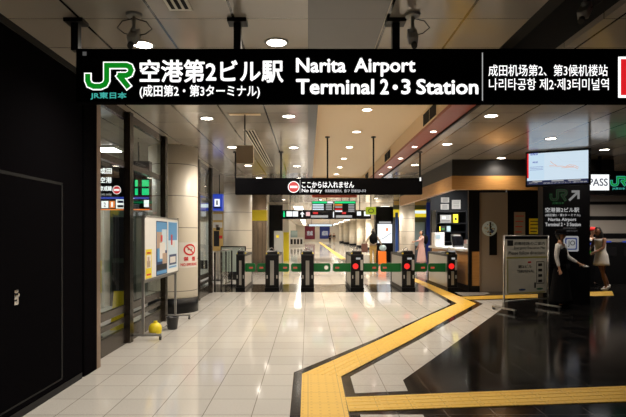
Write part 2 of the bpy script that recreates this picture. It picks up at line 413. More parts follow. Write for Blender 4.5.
# shell of the place -----------------------------------------------
struct('wall_back', box(NB(), -9, 12, -4.2, -4, 0, 3.6), 'blackmat')
struct('wall_right', box(NB(), 11.8, 12, -4, 18, 0, 3.6), 'beige_wall')
struct('wall_left_outer', box(NB(), -9, -8.8, -4, 30, 0, 3.6), 'pale_wall')
struct('wall_concourse', box(NB(), -8.8, -2.3, 21, 21.2, 0, CEIL), 'pale_wall')
struct('wall_left_far', box(NB(), -2.5, -2.25, 29.3, 96, 0, CEIL), 'pale_wall')
struct('wall_far_end', box(NB(), -2.5, 12, 96, 96.3, 0, CEIL), 'pale_wall')
struct('wall_right_far', box(NB(), 7.9, 8.2, 28, 96, 0, CEIL), 'pale_wall')
struct('baseboard_far', box(NB(), 7.85, 7.9, 28, 96, 0, .25), 'blackmat')
bm = NB(); box(bm, -2.45, -1.45, 29.6, 29.9, 0, CEIL); struct('wall_left_black', bm, 'blackmat')

# round columns ------------------------------------------------------
def column(label, x, y, r, z1=CEIL):
    t = thing('round_column', label, 'column', (x, y, 0), 0, 'round cream columns')
    obj('shaft', lathe(NB(), [(r, .28), (r, z1)], seg=48), 'column', t)
    obj('plinth', lathe(NB(), [(r+.012, 0), (r+.012, .28)], seg=48), 'black', t)
    return t
col1 = column('round cream column carrying the no smoking notice beside the glazed screen', -2.64, 10.0, .47)
column('round cream column just behind the leftmost ticket gate', -2.36, 17.2, .47)
column('round cream column rising behind the ticket gate nearest the wooden counter', 4.66, 24, .36)
for i, y in enumerate((31.5, 40, 47, 56, 66, 77, 88)):
    column(['nearest', 'second', 'third', 'fourth', 'fifth', 'sixth', 'farthest'][i] + ' of the round cream columns down the right of the far corridor', 5.75+.02*i, y, .47)
# curved no smoking notice on col 1
nt = thing('no_smoking_notice', 'white no smoking notice with red prohibition ring wrapped on the column', 'notice', (-2.64, 10.0, 0))
def curved(bmf, mats, name, rad, parent):
    bm = bmf
    for v in bm.verts:
        a = AC + v.co.x/.47; rr = rad - v.co.y
        v.co = Vector((rr*math.sin(a), -rr*math.cos(a), v.co.z))
    return obj(name, bm, mats, parent)
AC = math.radians(55)
bm = NB()
for k in range(16): rect(bm, -.24+.03*k, -.21+.03*k, .86, 1.345, 0)
curved(bm, 'paper', 'sheet', .476, nt)
bm = NB(); cx_, cz_, R_ = 0, 1.20, .095
strip(bm, [(cx_+1.35*R_*math.cos(2*PI*k/32), cz_+R_*math.sin(2*PI*k/32)) for k in range(32)], .032, 0, 0, True)
strip(bm, [(cx_-1.35*R_*.7*(1-k/4), cz_+R_*.7*(1-k/4)) for k in range(9)], .026, -.001, 0)
curved(bm, 'redprint', 'prohibition_mark', .479, nt); bm = NB()
text(bm, '禁', -.14, -.04, .985, 1.07, 0, .06); text(bm, '煙', .04, .14, .985, 1.07, 0, .06); text(bm, 'NO SMOKING', -.2, .2, .895, .95, 0, .05)
curved(bm, 'redprint', 'lettering', .479, nt)
bm = NB(); box(bm, -.055, .045, 0, .0005, 1.19, 1.212); strip(bm, [(.05, 1.215), (.055, 1.235), (.04, 1.25)], .008, 0)
curved(bm, 'blackprint', 'cigarette_mark', .478, nt)

# ================================================================== MAIN SIGN
SY = 3.95
ms = thing('station_sign', 'long black illuminated station name sign hanging across the hall on posts', 'sign', (0, 0, 0))
def sx(px, Y=SY): return (px-CX)*Y/F
def sz(py, Y=SY): return EYE-(py-CY)*Y/F
obj('sign_box', box(NB(), sx(76), 3.0, SY, SY+.10, sz(101.8), sz(48.5), bev=.006), 'sign_black', ms)
obj('sign_face', box(NB(), sx(80), 2.97, SY-.004, SY, sz(101.9), sz(50.5)), 'sign_black', ms)
L = SY-.008
jr_logo(sx(84.5), sx(134), sz(90.5), sz(62), L, ms, 'e_green', 'e_white')
bm = NB(); text(bm, 'JR東日本', sx(91), sx(127), sz(100), sz(92.5), L, .05); obj('company_name', bm, 'e_teal', ms)
def line(s, a, b, t, bt, m='e_white', bold=.035, nm='lettering', Y=SY, par=ms, yy=None):
    bm = NB(); text(bm, s, sx(a, Y), sx(b, Y), sz(bt, Y), sz(t, Y), yy if yy is not None else Y-.008, bold); return obj(nm, bm, m, par)
line('空港第2ビル駅', 140, 283.5, 60, 83, bold=.04)
line('(成田第2・第3ターミナル)', 140, 260, 85.3, 98.8, bold=.03)
line('Narita', 296, 346, 58.3, 73, bold=.05); line('Airport', 354, 415.3, 58.3, 77, bold=.05)
line('Terminal', 296, 374, 79.3, 94.8, bold=.05); line('2', 380, 388.5, 79.3, 94.8, bold=.05); line('3', 401, 410.3, 79.3, 94.8, bold=.05); line('Station', 416, 478, 79.3, 94.8, bold=.05)
obj('middle_dot', disc(NB(), sx(395), sz(87.5), .020, L), 'e_white', ms)
line('成田机场第2、第3候机楼站', 488, 607, 65, 76.6, bold=.012)
line('나리타공항 제2·제3터미널역', 488.5, 608, 78.6, 90.5, bold=.01)
obj('divider', rect(NB(), sx(481.6), sx(482.6), sz(101), sz(53), L), 'e_dim', ms)
obj('red_plate_border', rect(NB(), sx(617.5), sx(662), sz(98), sz(57), L), 'e_white', ms)
obj('red_plate', rect(NB(), sx(620), sx(659.5), sz(95.5), sz(59.5), L-.002), 'e_red', ms)
obj('small_mark', rect(NB(), sx(83), sx(87), sz(56), sz(52), L), 'e_dimmer', ms)
for px in (79, 238.5, 394.5, 560):
    x = sx(px, 4.06) if px != 560 else 2.75
    b = NB(); box(b, x-.028, x+.028, 3.98, 4.04, sz(48.5), CEIL); obj('hanging_post', b, 'black', ms)
    obj('ceiling_bracket', box(NB(), x-.075, x+.075, 3.95, 4.07, CEIL-.03, CEIL, bev=.004), 'black', ms)

# ================================================================== NO ENTRY SIGN
NY = 10.35
ns = thing('no_entry_sign', 'black no entry hanging sign spanning above the ticket gates', 'sign', (0, 0, 0))
obj('sign_box', box(NB(), sx(235, NY), sx(422.5, NY), NY, NY+.16, sz(194.3, NY), sz(178, NY), bev=.006), 'sign_black', ns)
line('ここからは入れません', 301.8, 354, 181.5, 188, Y=NY, par=ns, bold=.03)
line('No Entry', 301.8, 322, 188.8, 193.3, Y=NY, par=ns, bold=.022)
line('係員無配置改札', 325, 342, 189.4, 192.4, Y=NY, par=ns, bold=.015, m='e_mid')
line('출구 전용입니다', 344, 366, 189.4, 192.4, Y=NY, par=ns, bold=.015, m='e_mid')
obj('divider', rect(NB(), sx(299.8, NY), sx(300.3, NY), sz(193, NY), sz(180, NY), NY-.008), 'e_dim', ns)
bm = NB(); disc(bm, sx(293.7, NY), sz(187, NY), .118, NY-.008); obj('no_entry_ring', bm, 'e_white', ns)
bm = NB(); disc(bm, sx(293.7, NY), sz(187, NY), .103, NY-.012); obj('no_entry_disc', bm, 'e_red', ns)
bm = NB(); rect(bm, sx(290, NY), sx(297.4, NY), sz(188.1, NY), sz(185.9, NY), NY-.016); obj('no_entry_bar', bm, 'e_white', ns)
bm = NB(); box(bm, sx(419.6, NY), sx(421, NY), NY-.01, NY+.02, sz(181, NY), sz(177.5, NY)); obj('indicator_lamp', bm, 'e_white', ns)
for px, top in ((235.5, CEIL), (281, CEIL), (327.5, 3.49), (373.5, 3.49), (420, CEIL)):
    x = sx(px, NY+.08); b = NB(); tube(b, [(x, NY+.08, sz(178.2, NY)), (x, NY+.08, top)], .017, 12); obj('hanging_rod', b, 'black', ns)
    b = NB(); lathe(b, [(.05, top-.02), (.05, top)], (x, NY+.08, 0), 20); obj('ceiling_flange', b, 'black', ns)

# ================================================================== DOWNLIGHTS
ORD = ['nearest', 'second', 'third', 'fourth', 'fifth', 'sixth', 'seventh', 'eighth']
def mk_down(r=.085, power=SPOT_W, color=WARM, ring='grey_metal', angle=150):
    t = thing('downlight', 'x', 'ceiling light')
    bm = NB()
    lathe(bm, [(r, -.003), (r, -.007), (r+.018, -.007), (r+.022, -.0005), (r+.002, -.0005), (r, -.003)], seg=32, cap=False); obj('trim_ring', bm, ring, t)
    bm = NB(); lathe(bm, [(r, -.0045), (r, -.0005)], seg=32); obj('diffuser', bm, 'e_lamp', t)
    ld = bpy.data.lights.new('lamp', 'SPOT'); ld.energy = power; ld.color = color; ld.spot_size = math.radians(angle); ld.spot_blend = .9; ld.shadow_soft_size = .07
    lo = bpy.data.objects.new('lamp', ld); COL.objects.link(lo); lo.parent = t; lo.location = (0, 0, -.03)
    return t
d0 = mk_down(); used = [False]
def down(x, y, z, label, group, src=None):
    if src is None and not used[0]:
        used[0] = True; d0.location = (x, y, z); d0['label'] = label; d0['group'] = group; return d0
    return dup(src or d0, (x, y, z), label, group)
def row(xs, ys, where, group, z=CEIL, src=None):
    for i, y in enumerate(ys):
        down(xs, y, z, '%s downlight in the row %s' % (ORD[i], where), group, src)
row(-1.465, (1.6, 4.52, 7.4, 9.85, 12.5, 15.2, 18), 'running above the floor beside the glazed screen', 'downlights left row')
row(-.275, (1.6, 4.47, 7.27, 9.9, 12.6, 15.3, 18), 'along the ceiling just left of the cream bay', 'downlights middle row')
d1 = mk_down(.075, SPOT_W*1.25, (1, .82, .6), 'cream'); d1.location = (.945, 8.16, 3.49); d1['label'] = 'nearest downlight in the raised cream ceiling bay'; d1['group'] = 'cream bay downlights'
for i, y in enumerate((9.92, 11.68, 13.44, 15.2, 16.96)): dup(d1, (.945, y, 3.49), '%s downlight in the raised cream ceiling bay' % ORD[i+1], 'cream bay downlights')
d2 = mk_down(.05, SPOT_W*.35, (1, .8, .6), 'red_band'); d2.location = (2.05, 8.34, CEIL-.002); d2['label'] = 'nearest small downlight in the red ceiling band'; d2['group'] = 'red band downlights'
for i, y in enumerate((9.8, 11.3, 12.8, 14.3, 15.8)): dup(d2, (2.05, y, CEIL-.002), '%s small downlight in the red ceiling band' % ORD[i+1], 'red band downlights')
d3 = mk_down(.085, SPOT_W*.42, WARM); d3.location = (2.6, 7.24, CEIL); d3['label'] = 'nearest downlight in the row right of the red ceiling band'; d3['group'] = 'downlights right row'
for i, y in enumerate((9.52, 12.4)): dup(d3, (2.6, y, CEIL), '%s downlight in the row right of the red ceiling band' % ORD[i+1], 'downlights right row')
dup(d3, (4.27, 8.97, CEIL), 'downlight directly above the hanging map monitor', 'downlights over the map stand')
dup(d3, (4.27, 11.27, CEIL), 'downlight washing the black fascia above the wood band', 'downlights over the map stand')
d5_fill = mk_down(.085, SPOT_W*1.3, WARM); d5_fill.location = (8.3, 12.6, CEIL); d5_fill['label'] = 'added downlight over the floor before the striped wall'; d5_fill['group'] = 'downlights over the ticket machines'; dup(d5_fill, (9.4, 14.2, CEIL), 'added downlight over the dark ticket machines', 'downlights over the ticket machines'); dup(d5_fill, (8.0, 14.6, CEIL), 'added downlight close to the striped wall above the two shoppers', 'downlights over the ticket machines')  # lamps added out of view to light the shoppers and striped wall
dup(d3, (5.9, 10.15, CEIL), 'downlight above the lit pass and emblem sign', 'downlights over the map stand')
d4 = mk_down(.085, SPOT_W*3.2, WARM); d4.location = (1.0, 20.5, CEIL); d4['label'] = 'downlight just before the train departure boards'; d4['group'] = 'downlights beyond the gates'
for x, y, l in ((4.7, 20.4, 'downlight above the column beyond the staffed counter'), (.6, 25, 'downlight beyond the departure boards'), (3.2, 24, 'downlight above the traveller with the orange suitcase'), (5.6, 22.5, 'downlight above the woman in the pink dress'), (-1.2, 25, 'downlight above the grey cabinet beside the yellow pillar')):
    dup(d4, (x, y, CEIL), l, 'downlights beyond the gates')
d6_fill = mk_down(.085, SPOT_W*8, WARM); first6 = True  # downlight rows added to make up the far corridor's brightness
for i, y in enumerate((34, 40, 46, 54, 62, 71, 81, 90)):
    for x, w_ in ((1.2, 'left'), (4.2, 'right')):
        lb = '%s added downlight of the %s row down the far corridor' % (ORD[i], w_)
        if first6: first6 = False; d6_fill.location = (x, y, CEIL); d6_fill['label'] = lb; d6_fill['group'] = 'added downlights of the far corridor'
        else: dup(d6_fill, (x, y, CEIL), lb, 'added downlights of the far corridor')
# light strips added to brighten the far corridor
c0 = thing('ceiling_fill_strip', 'nearest of the added bright ceiling strips down the far corridor', 'ceiling light', (-.6, 32.5, CEIL), 0, 'added corridor ceiling strips')
obj('housing', box(NB(), -.3, .3, -2.2, 2.2, -.03, 0), 'white', c0); obj('diffuser', box(NB(), -.26, .26, -2.15, 2.15, -.04, -.03), 'e_tube', c0)
k = 0
for y in (32.5, 38.5, 44, 52, 61, 71, 82, 92):
    for x in (-.6, 4.6):
        k += 1
        if k == 1: continue
        dup(c0, (x, y, CEIL), '%s of the added bright ceiling strips down the far corridor, %s file' % (ORD[min(7, (k-1)//2)], 'left' if x < 2 else 'right'), 'added corridor ceiling strips')
# concourse lamp beyond the glass
t = thing('ceiling_panel_light', 'square white fluorescent panel in the ceiling beyond the glass screen', 'ceiling light', (-3.95, 10, CEIL))
obj('housing', box(NB(), -.25, .25, -.25, .25, -.03, 0), 'white', t); obj('diffuser', box(NB(), -.22, .22, -.22, .22, -.036, -.03), 'e_tubewhite', t)
for i, (x, y) in enumerate(((-6.6, 13.5), (-4.0, 16.5), (-5.5, 8))):
    dup(t, (x, y, CEIL), ['white ceiling panel light deep in the concourse beyond the glass', 'white ceiling panel light past the round column beyond the glass', 'white ceiling panel light far from the glass screen'][i])
# slot diffusers
def slot(label, y0, y1):
    t = thing('air_diffuser', label, 'air vent', (-.95, 0, CEIL), 0, 'slot air diffusers')
    obj('frame', box(NB(), -.085, .085, y0, y1, -.008, 0), 'pale_wall', t)
    for dx in (-.05, 0, .05): obj('slot', box(NB(), dx-.014, dx+.014, y0+.03, y1-.03, -.0095, -.007), 'groove', t)
slot('long slotted air diffuser in the ceiling short of the no entry sign', 8.2, 12.6)
slot('slotted air diffuser in the ceiling in front of the station name sign', 1.2, 3.82)
t = thing('air_grille', 'x', 'air vent', (1.88, 8.7, 3.33), 0, 'louvred grilles in the cream bay side')
obj('frame', box(NB(), -.012, 0, -.45, .45, -.11, .12), 'cream', t)
bm = NB()
for k in range(2): box(bm, -.014, -.0125, -.42+.43*k, -.01+.43*k, -.09, .10)
obj('louvre', bm, 'groove', t)
t['label'] = 'dark louvred grille in the cream bay side nearest the station sign'
t.location = (1.88, 7.85, 3.33); dup(t, (1.88, 12.0, 3.33), 'dark louvred grille above the red band halfway along the cream bay'); dup(t, (1.88, 16.2, 3.33), 'farthest dark louvred grille along the cream bay side')
# blank hanging plate
t = thing('hanging_plate', 'small blank beige plate hanging on a rod before the long slot diffuser', 'sign', (-.885, 7.15, 0))
obj('plate', box(NB(), -.12, .12, -.015, .015, 2.49, 2.74, bev=.004), 'cover', t); obj('rod', tube(NB(), [(0, 0, 2.74), (0, 0, CEIL)], .008), 'black', t); obj('ceiling_plate', box(NB(), -.22, .22, -.05, .05, CEIL-.008, CEIL), 'cream', t)

# security cameras ----------------------------------------------------
def seccam(label, x, y, z, yaw, wires):
    t = thing('security_camera', label, 'security camera', (x, y, z), yaw, 'ceiling security cameras')
    obj('mount', lathe(NB(), [(.055, -.02), (.06, 0)], seg=24), 'greyplastic', t)
    b = NB(); tube(b, [(0, 0, -.02), (0, 0, -.10), (0, -.02, -.13)], .013); ball(b, (0, -.02, -.13), .022); obj('arm', b, 'greyplastic', t)
    b = NB(); box(b, -.035, .035, -.12, .08, -.21, -.145, bev=.008); bmesh.ops.rotate(b, verts=b.verts, cent=(0, -.02, -.15), matrix=Matrix.Rotation(math.radians(38), 3, 'X')); obj('housing', b, 'greyplastic', t)
    b = NB(); tube(b, [(0, -.095, -.262), (0, -.125, -.288)], .022, 16); obj('lens', b, 'blackprint', t)
    b = NB()
    for s in wires: tube(b, [(0, 0, -.03), (s*.09, .01, -.05), (s*.13, .02, -.10), (s*.08, .02, -.14), (s*.02, .03, -.15)], .004, 6)
    obj('cable', b, 'rubber', t)
seccam('ceiling security camera with looped cables left of the others above the emblem', -1.33, 3.9, CEIL, .1, (1, -1))
seccam('ceiling security camera hanging beside the sign post above the word Airport', .80, 3.9, CEIL, -.1, (1,))
seccam('security camera hanging out of the black ceiling trench', 2.02, 3.72, 3.30, -.7, (1,))
# dropper plate for the trench camera
bm = NB(); box(bm, 1.95, 2.09, 3.66, 3.78, 3.30, 3.60); struct('trim_5', bm, 'blackmat')

# ================================================================== TICKET GATES
def gate(label, px, wpx, red, flaps, L_=1.9):
    Y0 = 13.4; k = Y0/F; x = (px-CX)*k; hw = wpx*k/2
    t = thing('ticket_gate', label, 'ticket gate', (x, Y0, 0), 0, 'automatic ticket gates')
    obj('base', box(NB(), -hw-.01, hw+.01, -.01, L_+.01, .003, .09), 'black', t)
    b = NB(); box(b, -hw, hw, 0, .10, .09, .95, bev=.012); obj('front_panel', b, 'black', t)
    b = NB(); box(b, -hw+.012, hw-.012, .10, L_-.10, .09, .90, bev=.006); obj('side_cladding', b, 'steel', t)
    b = NB(); box(b, -hw, hw, L_-.10, L_, .09, .95, bev=.012); obj('rear_panel', b, 'black', t)
    b = NB(); box(b, -hw-.005, hw+.005, .02, L_-.02, .90, .97, bev=.02); obj('top_deck', b, 'black', t)
    b = NB(); box(b, -hw*.28, hw*.28, -.008, 0, .16, .80); obj('steel_strip', b, 'steel', t)
    b = NB()
    for s in (-1, 1): box(b, s*hw*.72-.014, s*hw*.72+.014, -.006, 0, .33, .42)
    obj('sensor_window', b, 'greyplastic', t)
    # card reader pod on top
    pod = obj('reader_pod', prismX(NB(), [(.04, .965), (.42, .965), (.38, 1.02), (.12, 1.06), (.05, 1.03)], -hw*.75, hw*.75), 'black', t)
    b = NB(); box(b, -hw*.45, hw*.45, .15, .36, 1.03, 1.055, bev=.004); obj('touch_pad', b, 'e_dim' if red else 'steel', pod)
    b = NB(); box(b, -hw*.9, -hw*.15, .06, .16, .97, 1.00); box(b, hw*.3, hw*.95, .30, .42, .97, 1.00); obj('yellow_label', b, 'yellow', t)
    b = NB(); tube(b, [(-hw*.5, .25, .97), (-hw*.5, .27, 1.10), (-hw*.1, .28, 1.14), (hw*.1, .28, 1.10), (hw*.1, .28, .98)], .011); obj('guide_hoop', b, 'chrome', t)
    b = NB(); box(b, -hw*.5, hw*.4, .9, 1.3, .97, 1.01, bev=.008); obj('ticket_slot', b, 'greyplastic', t)
    if red:
        b = NB(); box(b, -hw*.95, hw*.35, -.03, 0, .52, .80, bev=.008); obj('signal_housing', b, 'black', t)
        b = NB(); disc(b, -hw*.30, .655, .075, -.034, seg=24); 
        obj('stop_signal', b, 'e_redled', t)
        b = NB(); box(b, -hw*.2, hw*.5, -.008, 0, .83, .88); obj('status_lamp', b, 'e_dim', t)
        b = NB(); box(b, hw*.5, hw*.9, -.01, 0, .55, .82); obj('side_display', b, 'greyplastic', t)
    for s, a, bb, mark in flaps:       # s side, a..bb pixels, mark colour
        xa = (a-px)*k; xb = (bb-px)*k
        inn, out = (xa, xb) if s > 0 else (xb, xa)
        b = NB(); r = .06; z0, z1 = .485, .715; P = []
        e = out - s*r
        P = [(inn, z0), (e, z0+.0)] + [(e+s*r*math.sin(q), z0+r-r*math.cos(q)) for q in (PI/8, PI/4, 3*PI/8, PI/2)] + [(e+s*r*math.cos(q), z1-r+r*math.sin(q)) for q in (0, PI/8, PI/4, 3*PI/8, PI/2)] + [(inn, z1)]
        prismY(b, P, .28, .33); f = obj('flap_door', b, 'green', t)
        c = out-s*.115
        b = NB()
        if mark == 'w': disc(b, c, .60, .055, .277); obj('flap_mark', b, 'white', f)
        else: box(b, c-.05, c+.05, .276, .28, .57, .62); obj('flap_mark', b, mk_or, f)
    return t
def prismX(bm, poly, x0, x1):
    a = [bm.verts.new((x0, y, z)) for y, z in poly]; b = [bm.verts.new((x1, y, z)) for y, z in poly]
    fs = [bm.faces.new(a), bm.faces.new(b[::-1])]
    for i in range(len(poly)):
        j = (i+1) % len(poly); fs.append(bm.faces.new((a[i], b[i], b[j], a[j])))
    bmesh.ops.recalc_face_normals(bm, faces=fs); return bm
mk_or = emi('flap arrow mark', (.85, .12, .06), .45)
gate('black ticket gate next to the glass railing, first from the round column', 240.3, 8.5, False, [(1, 244, 254.2, 'o')])
gate('second ticket gate from the glass railing, steel strip on its front', 272, 13.5, False, [(-1, 256, 266, 'o'), (1, 278, 289, 'o')])
gate('ticket gate holding the flap with a round white mark', 307.5, 12.8, False, [(-1, 290.6, 302, 'o'), (1, 313, 331, 'w')])
gate('ticket gate with a red stop signal, middle of the open hall', 357.3, 12.6, True, [(-1, 333.5, 352, 'o'), (1, 363, 380, 'o')])
gate('ticket gate with a red stop signal where the yellow path passes', 408.6, 12.6, True, [(-1, 382, 403, 'o'), (1, 414, 429.8, 'o')])
gate('ticket gate with a red stop signal beside the wooden counter', 452.6, 9.5, True, [(-1, 430.8, 449, 'o')], 2.3)

# railing by first gate
t = thing('glass_railing', 'low glass railing with dark posts closing the gap beside the first gate', 'railing', (-2.27, 13.35, 0))
for x, y in ((0, 0), (0, .75), (.05, 1.5), (-.17, 0)):
    obj('post', box(NB(), x-.02, x+.02, y-.02, y+.02, .003, 1.02), 'bronze', t)
b = NB(); tube(b, [(-.02, -.02, 1.06), (.05, 1.5, 1.06)], .018); obj('handrail', b, 'steel', t)
b = NB(); box(b, -.008, .008, .03, 1.45, .15, 1.0); obj('glass_panel', b, 'glass', t)
b = NB(); box(b, -.015, .015, 0, 1.5, .10, .14); box(b, -.012, .012, 0, 1.5, .35, .38); obj('lower_rail', b, 'bronze', t)
t = thing('glass_barrier', 'pale frosted glass barrier panel behind the railing by the cream column', 'barrier', (-2.3, 15.6, 0))
M['frost'] = mat('frosted glass', (.55, .62, .55), .25)
b = NB(); box(b, -.35, .38, -.012, .012, .35, 1.10); obj('glass_panel', b, 'frost', t)
b = NB(); box(b, -.37, .40, -.02, .02, 1.10, 1.13); box(b, -.37, -.34, -.02, .02, 0, 1.1); box(b, .37, .40, -.02, .02, 0, 1.1); obj('frame', b, 'bronze', t)

# ================================================================== POSTER STAND (left)
t = thing('poster_stand', 'wheeled metal display board facing the hall in front of the glass screen', 'display stand', (-2.33, 0, 0))
for y in (7.22, 8.98):
    obj('post', box(NB(), -.022, .012, y-.018, y+.018, .05, 1.76), 'grey_metal', t)
    obj('foot', box(NB(), -.26, .26, y-.02, y+.02, .055, .085, bev=.004), 'grey_metal', t)
    for dx in (-.24, .24):
        b = NB(); tube(b, [(dx-.012, y, .03), (dx+.012, y, .03)], .03, 16); obj('caster', b, 'rubber', t)
obj('cross_bar', box(NB(), -.015, .01, 7.22, 8.98, .80, .83), 'grey_metal', t)
obj('board', box(NB(), .012, .030, 7.17, 9.03, .85, 1.75, bev=.003), 'white', t)
b = NB()
for a in ((7.16, 9.04, 1.745, 1.765), (7.16, 9.04, .835, .855), (7.155, 7.175, .84, 1.76), (9.025, 9.045, .84, 1.76)): box(b, .008, .036, *a)
obj('board_frame', b, 'grey_metal', t)
for y in (7.18, 9.0): obj('corner_clip', box(NB(), .03, .042, y-.02, y+.02, 1.73, 1.775), 'chrome', t)
def flatX(bm, y0, y1, z0, z1, x, mi):
    f = bm.faces.new([bm.verts.new(p) for p in ((x, y0, z0), (x, y1, z0), (x, y1, z1), (x, y0, z1))]); f.material_index = mi
def pos(name, label, y0, y1, z0, z1, cells, mats):
    tt = thing(name, label, 'poster', (-2.30, 0, 0), 0, 'posters on the display board')
    b = NB(); box(b, .0005, .0025, y0, y1, z0, z1); obj('sheet', b, mats[0], tt)
    b = NB()
    for i, (a, c, e, g, mi) in enumerate(cells): flatX(b, y0+(y1-y0)*a, y0+(y1-y0)*c, z0+(z1-z0)*e, z0+(z1-z0)*g, .003+.00012*i, mi)
    obj('print', b, list(mats), tt)
skyb = mat('sky blue print', (.10, .32, .62), .5); pal = mat('pale print', (.60, .74, .84), .5); tan = mat('tan print', (.45, .33, .25), .5); dkb = mat('dark blue print', (.02, .05, .16), .5)
pos('yellow_poster', 'small yellow poster with a portrait photo low on the display board', 7.22, 7.50, .86, 1.28, [(.12, .88, .35, .8, 5), (.2, .75, .38, .6, 2), (.3, .6, .55, .74, 1), (.15, .85, .1, .16, 4), (.2, .8, .85, .9, 4)], ['yellow', tan, 'cloth_beige', 'blackprint', 'redprint', 'paper'])
pos('tall_poster', 'tall multicoloured photo poster in the middle of the display board', 7.72, 8.32, .86, 1.70, [(.03, .97, .8, .98, 1), (.05, .5, .5, .8, 2), (.5, .95, .45, .85, 3), (.1, .6, .25, .5, 1), (.3, .8, .3, .6, 4), (.05, .95, .1, .2, 5), (.05, .95, .02, .08, 1), (.55, .95, .2, .4, 2), (.38, .55, .62, .74, 6)], [dkb, skyb, tan, pal, 'cloth_white', 'blackprint', 'redprint'])
pos('blue_poster', 'light blue poster at the far end of the display board', 8.38, 8.96, .92, 1.71, [(.03, .97, .6, .98, 1), (.05, .95, .35, .6, 2), (.3, .45, .5, .72, 3), (.55, .7, .45, .58, 4), (.1, .9, .08, .3, 5), (.2, .8, .12, .25, 4), (.1, .9, .02, .05, 1)], [pal, skyb, pal, 'redprint', 'cloth_white', dkb])

# bucket, mop & yellow bag
t = thing('bucket', 'charcoal plastic bucket on the floor between the display board feet', 'bucket', (-2.14, 8.05, 0))
b = NB(); lathe(b, [(.07, .003), (.075, .01), (.095, .19), (.103, .2), (.103, .185), (.09, .18), (.068, .02), (.0001, .018)], seg=28); obj('pail', b, 'bucketgrey', t)
b = NB(); tube(b, [(.1*math.cos(a), .04*math.sin(a)-.02, .19+.02*math.sin(a)) for a in [PI*k/10 for k in range(11)]], .004, 6); obj('handle', b, 'grey_metal', t)
t = thing('floor_mop', 'flat mop lying on the floor tiles beside the charcoal bucket', 'mop', (-2.22, 7.75, 0))
b = NB(); tube(b, [(-.12, -.15, .03), (.02, .25, .07), (.13, .50, .12)], .009); obj('handle', b, 'steel', t)
b = NB(); box(b, -.22, -.02, -.24, -.12, .002, .035, bev=.006); obj('mop_head', b, 'greyplastic', t)
t = thing('yellow_sack', 'round yellow plastic sack standing on the floor behind the display board foot', 'bag', (-2.28, 7.62, 0))
b = NB(); lathe(b, [(.05, .002), (.085, .02), (.10, .08), (.09, .13), (.06, .165), (.02, .18)], seg=20)
for v in b.verts: v.co += Vector((random.uniform(-.004, .004), random.uniform(-.004, .004), 0))
obj('sack', b, 'yellow', t); b = NB(); lathe(b, [(.018, .165), (.022, .18), (.03, .20), (.001, .20)], seg=12); obj('neck', b, 'yellow', t)

# ================================================================== CONCOURSE BEYOND THE GLASS
BY = 9.25
t = thing('departure_board', 'black overhead board of platform signs seen through the glass screen', 'sign', (0, 0, 0))
obj('casing', box(NB(), -4.4, sx(149.5, BY), BY, BY+.15, sz(210, BY), sz(161, BY)), 'glassgrey', t)
def bx2(a, b_, tp, bt, m, nm, d=.004): obj(nm, rect(NB(), sx(a, BY), sx(b_, BY), sz(bt, BY), sz(tp, BY), BY-d), m, t)
line('成田', 100, 112, 168, 174, Y=BY, par=t, bold=.05, m='e_white'); line('空港', 100, 112, 177, 183, Y=BY, par=t, bold=.05); line('京成線', 100, 112, 186, 191, Y=BY, par=t, bold=.05)
line('Exit only', 100, 112, 193, 196, Y=BY, par=t, bold=.04, m='e_dim')
bm = NB(); disc(bm, sx(116.8, BY), sz(190, BY), .078, BY-.004); obj('no_entry_ring', bm, 'e_white', t)
bm = NB(); disc(bm, sx(116.8, BY), sz(190, BY), .068, BY-.006); obj('no_entry_disc', bm, 'e_red', t)
bx2(114, 119.6, 189, 191, 'e_white', 'no_entry_bar', .009)
bx2(95, 149, 197, 199, 'e_blue', 'blue_band')
bx2(101.5, 108.5, 201, 208, 'e_white', 'white_square'); bx2(109.5, 115, 201, 208, 'e_orange', 'orange_square'); bx2(116, 125, 199.5, 208.5, 'e_white', 'white_square'); bx2(144, 149, 200, 207, 'e_white', 'white_square')
line('1', 111.3, 113.2, 202, 207, Y=BY, par=t, bold=.03, yy=BY-.008); bx2(117.5, 123.5, 200.5, 203, 'navy', 'pictogram', .006); bx2(117.5, 123.5, 205, 207.5, 'blackprint', 'pictogram', .006)
line('2', 104, 106, 202.5, 206.8, Y=BY, par=t, bold=.03, m='blackprint', yy=BY-.008)
bx2(95, 149.5, 209, 210.2, 'e_orange', 'orange_line', .003)
for z in (180, 188.5): 
    for a, c in ((135, 138), (142, 149)): bx2(a, c, z, z+6.5, 'e_led_green', 'green_display')
for x in (-4.2, -3.1): obj('hanging_rod', tube(NB(), [(x, BY+.08, sz(161, BY)), (x, BY+.08, CEIL)], .015), 'black', t)
t = thing('vending_cabinet', 'dark green tall cabinet standing in the concourse behind the glass', 'cabinet', (-4.07, 10.6, 0))
obj('body', box(NB(), -.05, .50, 0, .7, .0, 2.0, bev=.01), 'dk_green', t); obj('display_window', box(NB(), .02, .26, -.01, 0, 1.0, 1.85), 'glassgrey', t); obj('notice', box(NB(), .3, .45, -.008, 0, 1.35, 1.75), 'greyplastic', t); obj('door', box(NB(), .0, .45, -.006, 0, .1, .9), 'black', t)
t = thing('pale_locker', 'pale grey locker beside the dark green cabinet behind the glass', 'cabinet', (-4.78, 10.4, 0))
obj('body', box(NB(), 0, .62, 0, .6, 0, 2.05, bev=.01), 'paper', t)
for k in range(3): 
    d_ = obj('door', box(NB(), .03, .59, -.012, 0, .1+.65*k, .7+.65*k), 'pale_wall', t); obj('handle', box(NB(), .48, .54, -.025, -.012, .38+.65*k, .42+.65*k), 'blackprint', d_)
t = thing('yellow_notice_stand', 'yellow floor notice leaning inside the concourse near the locker', 'sign', (-2.95, 8.1, 0))
b = NB(); prismX(b, [(-.16, 0), (-.13, 0), (0, .55), (.13, 0), (.16, 0), (.01, .60), (-.01, .60)], -.13, .13); obj('folding_panel', b, 'yellow', t); obj('hinge', tube(NB(), [(-.13, 0, .6), (.13, 0, .6)], .012), 'black', t)
